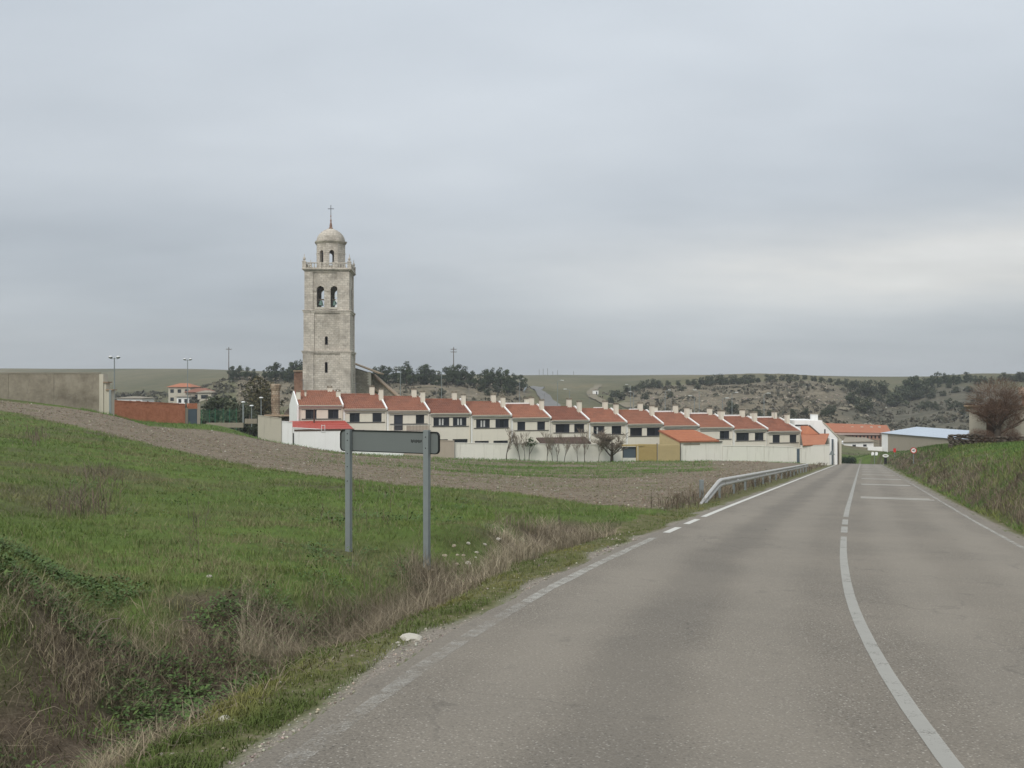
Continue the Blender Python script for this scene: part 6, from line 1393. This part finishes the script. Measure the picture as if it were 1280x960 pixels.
# gravel at the edge of the tarmac, clods in the field
pc = Cover()
X, Y = scatter(26000, 150, 800, 4.6, 24); z_ = zones(X, Y); ok = (z_['dl'] > -.12)*(NR.random(len(X)) < np.maximum(z_['gravel'], .1)*(z_['dl'] < 1.1)); X, Y = X[ok], Y[ok]; n = len(X)
pc.stones(X, Y, (.004+.011*NR.random(n)**2.5)*np.maximum(1, Y/9), tint((.30, .265, .215), n, .45))
X, Y = scatter(1500, 640, 1290, 4.8, 24); o, _ = road_off(X, Y); ok = (o > -3.5)*(o < 3); X, Y = X[ok][:220], Y[ok][:220]; n = len(X)
P = np.stack([X, Y], 1); pc.stones(X, Y, (.004+.008*NR.random(n))*np.maximum(1, Y/8), tint((.2, .18, .15), n, .6), -1.8)
pc.build('gravel', M['pebble'])
pc = Cover(); X, Y = scatter(80000, -60, 960, 26, 135); z_ = zones(X, Y); row_ = .5+.5*np.sin((Y-.12*X+1.5*fbm(X/9, Y/9, 2, 99))*2*np.pi/1.9); ok = NR.random(len(X)) < z_['plough']*(.15+.85*row_); X, Y = X[ok], Y[ok]; n = len(X)
pale = (NR.random(n) < .03)[:, None]; pc.stones(X, Y, (.016+.036*NR.random(n)**2)*np.maximum(.8, Y/50), np.where(pale, tint((.40, .365, .30), n, .25), tint((.215, .174, .126), n, .3)))
pc.build('field_clods', M['pebble'])
# pale stones by the sign and on the verge
def rock(c, r_, wd, label, group=None, mat='palestone', flat=.55, lift=.35):
    p = hit(c, r_); sz = wd*p[1]/F/2; me = None
    bm = bmesh.new(); bmesh.ops.create_icosphere(bm, subdivisions=2, radius=1); sd_ = rnd.random()*50
    for v in bm.verts: v.co = v.co*(1+.45*mnoise.noise(v.co*1.3+Vector((sd_, 0, 0)))+.12*mnoise.noise(v.co*4+Vector((0, sd_, 0))))
    me = bpy.data.meshes.new('stone'); bm.to_mesh(me); bm.free(); me.materials.append(M[mat]); o = link('stone', me); o.location = (p[0], p[1], p[2]+sz*flat*lift); o.scale = (sz, sz*.8, sz*flat); o.rotation_euler = (0, .1, rnd.uniform(-.4, .4))
    return tag(o, label, 'stone', group)
rock(515, 801, 29, 'long flat pale stone lying on the grass verge', None, 'palestone', .36)
rock(498, 805, 7, 'small stone touching the left end of the long flat pale stone')
rock(281, 902, 17, 'pale stone on the verge nearest the bottom edge of the picture')
rock(262, 722, 8, 'lone small white stone in the grass left of the sign')
for c, r_, wd in ((567.5, 684, 5.5), (585.5, 682, 5), (606, 682, 4.5), (623, 677, 6), (556, 698, 7), (572, 696, 5), (579.5, 696, 5), (596, 695, 5), (594.5, 699, 4), (571, 709, 6.5), (585, 707, 7.5), (541, 714, 4)): rock(c, r_, wd, 'fist sized pale stone on the small mound right of the sign', 'stones on the mound by the sign', 'stone' if rnd.random() < .5 else 'palestone', .7)
# scrub scattered over the far slopes: more than could be counted
def far_scrub(name, n, c0, c1, d0, d1, hm, cols, zone='hill', thr=.45, quads=5):
    c = c0+(c1-c0)*NR.random(n); d = d0+(d1-d0)*NR.random(n); X, Y = (c-640)/F*d, d; z_ = zones(X, Y); dn = fbm(X/14, Y/14, 3, 95)
    ok = (NR.random(n) < z_[zone])*(dn > thr); X, Y = X[ok], Y[ok]; n = len(X); Z = ground(X, Y); sz = hm*(.35+.9*NR.random(n)**1.5); base = mixc(cols[0], cols[1], NR.random(n)); cv = Cover()
    for k_ in range(quads):
        P = np.stack([X+NR.normal(size=n)*sz*.4, Y+NR.normal(size=n)*sz*.4, Z+sz*(.15+.6*NR.random(n))], 1); u = NR.normal(size=(n, 3)); u /= np.linalg.norm(u, axis=1, keepdims=True); v = np.cross(u, NR.normal(size=(n, 3))); v /= np.linalg.norm(v, axis=1, keepdims=True)
        s_ = (sz*.55)[:, None]; V = np.stack([P-u*s_, P-v*s_*.6, P+u*s_, P+v*s_*.6], 1).reshape(-1, 3); q = np.arange(n)[:, None]*4; cv.add(V, np.concatenate([q+[0, 1, 2], q+[0, 2, 3]]), np.repeat(base*(.75+.5*NR.random((n, 1))), 4, 0))
    cv.build(name, M['leaf'])
far_scrub('hillside_scrub', 4200, 700, 1330, 275, 430, 1.15, ((.06, .062, .04), (.135, .118, .085)), 'hill', .47, 6)
far_scrub('thorn_scrub', 1500, 285, 665, 262, 368, 1.0, ((.06, .06, .038), (.13, .115, .08)), 'hill', .47)
far_scrub('valley_scrub', 1500, 140, 330, 250, 420, 1.6, ((.055, .055, .035), (.10, .09, .06)), 'far', .52)
X = None
# pale outcrops on the slopes
pc = Cover(); c = np.concatenate([300+360*NR.random(1500), 800+320*NR.random(2600)]); d = 270+130*NR.random(len(c)); X, Y = (c-640)/F*d, d; z_ = zones(X, Y); led = fbm(X/30, ground(X, Y)/1.1, 3, 97); ok = (NR.random(len(X)) < z_['hill'])*(led > .56); X, Y = X[ok], Y[ok]; n = len(X)
pc.stones(X, Y, .15+.4*NR.random(n)**2, tint((.30, .258, .2), n, .25)); pc.build('rock_outcrops', M['pebble'])

# ------------------------------------------------------------------ thin haze over the valley
b = MB(); b.box(-2750, 2750, -2750, 2750, -45, 42); hm_ = bpy.data.materials.new('haze'); hm_.use_nodes = True; nt_ = hm_.node_tree; nt_.nodes.clear()
vp = nt_.nodes.new('ShaderNodeVolumePrincipled'); vp.inputs['Color'].default_value = (.93, .96, 1, 1); vp.inputs['Density'].default_value = .00028; vp.inputs['Anisotropy'].default_value = .2
om = nt_.nodes.new('ShaderNodeOutputMaterial'); nt_.links.new(vp.outputs[0], om.inputs['Volume'])
tag(b.build('haze', hm_), kind='stuff')
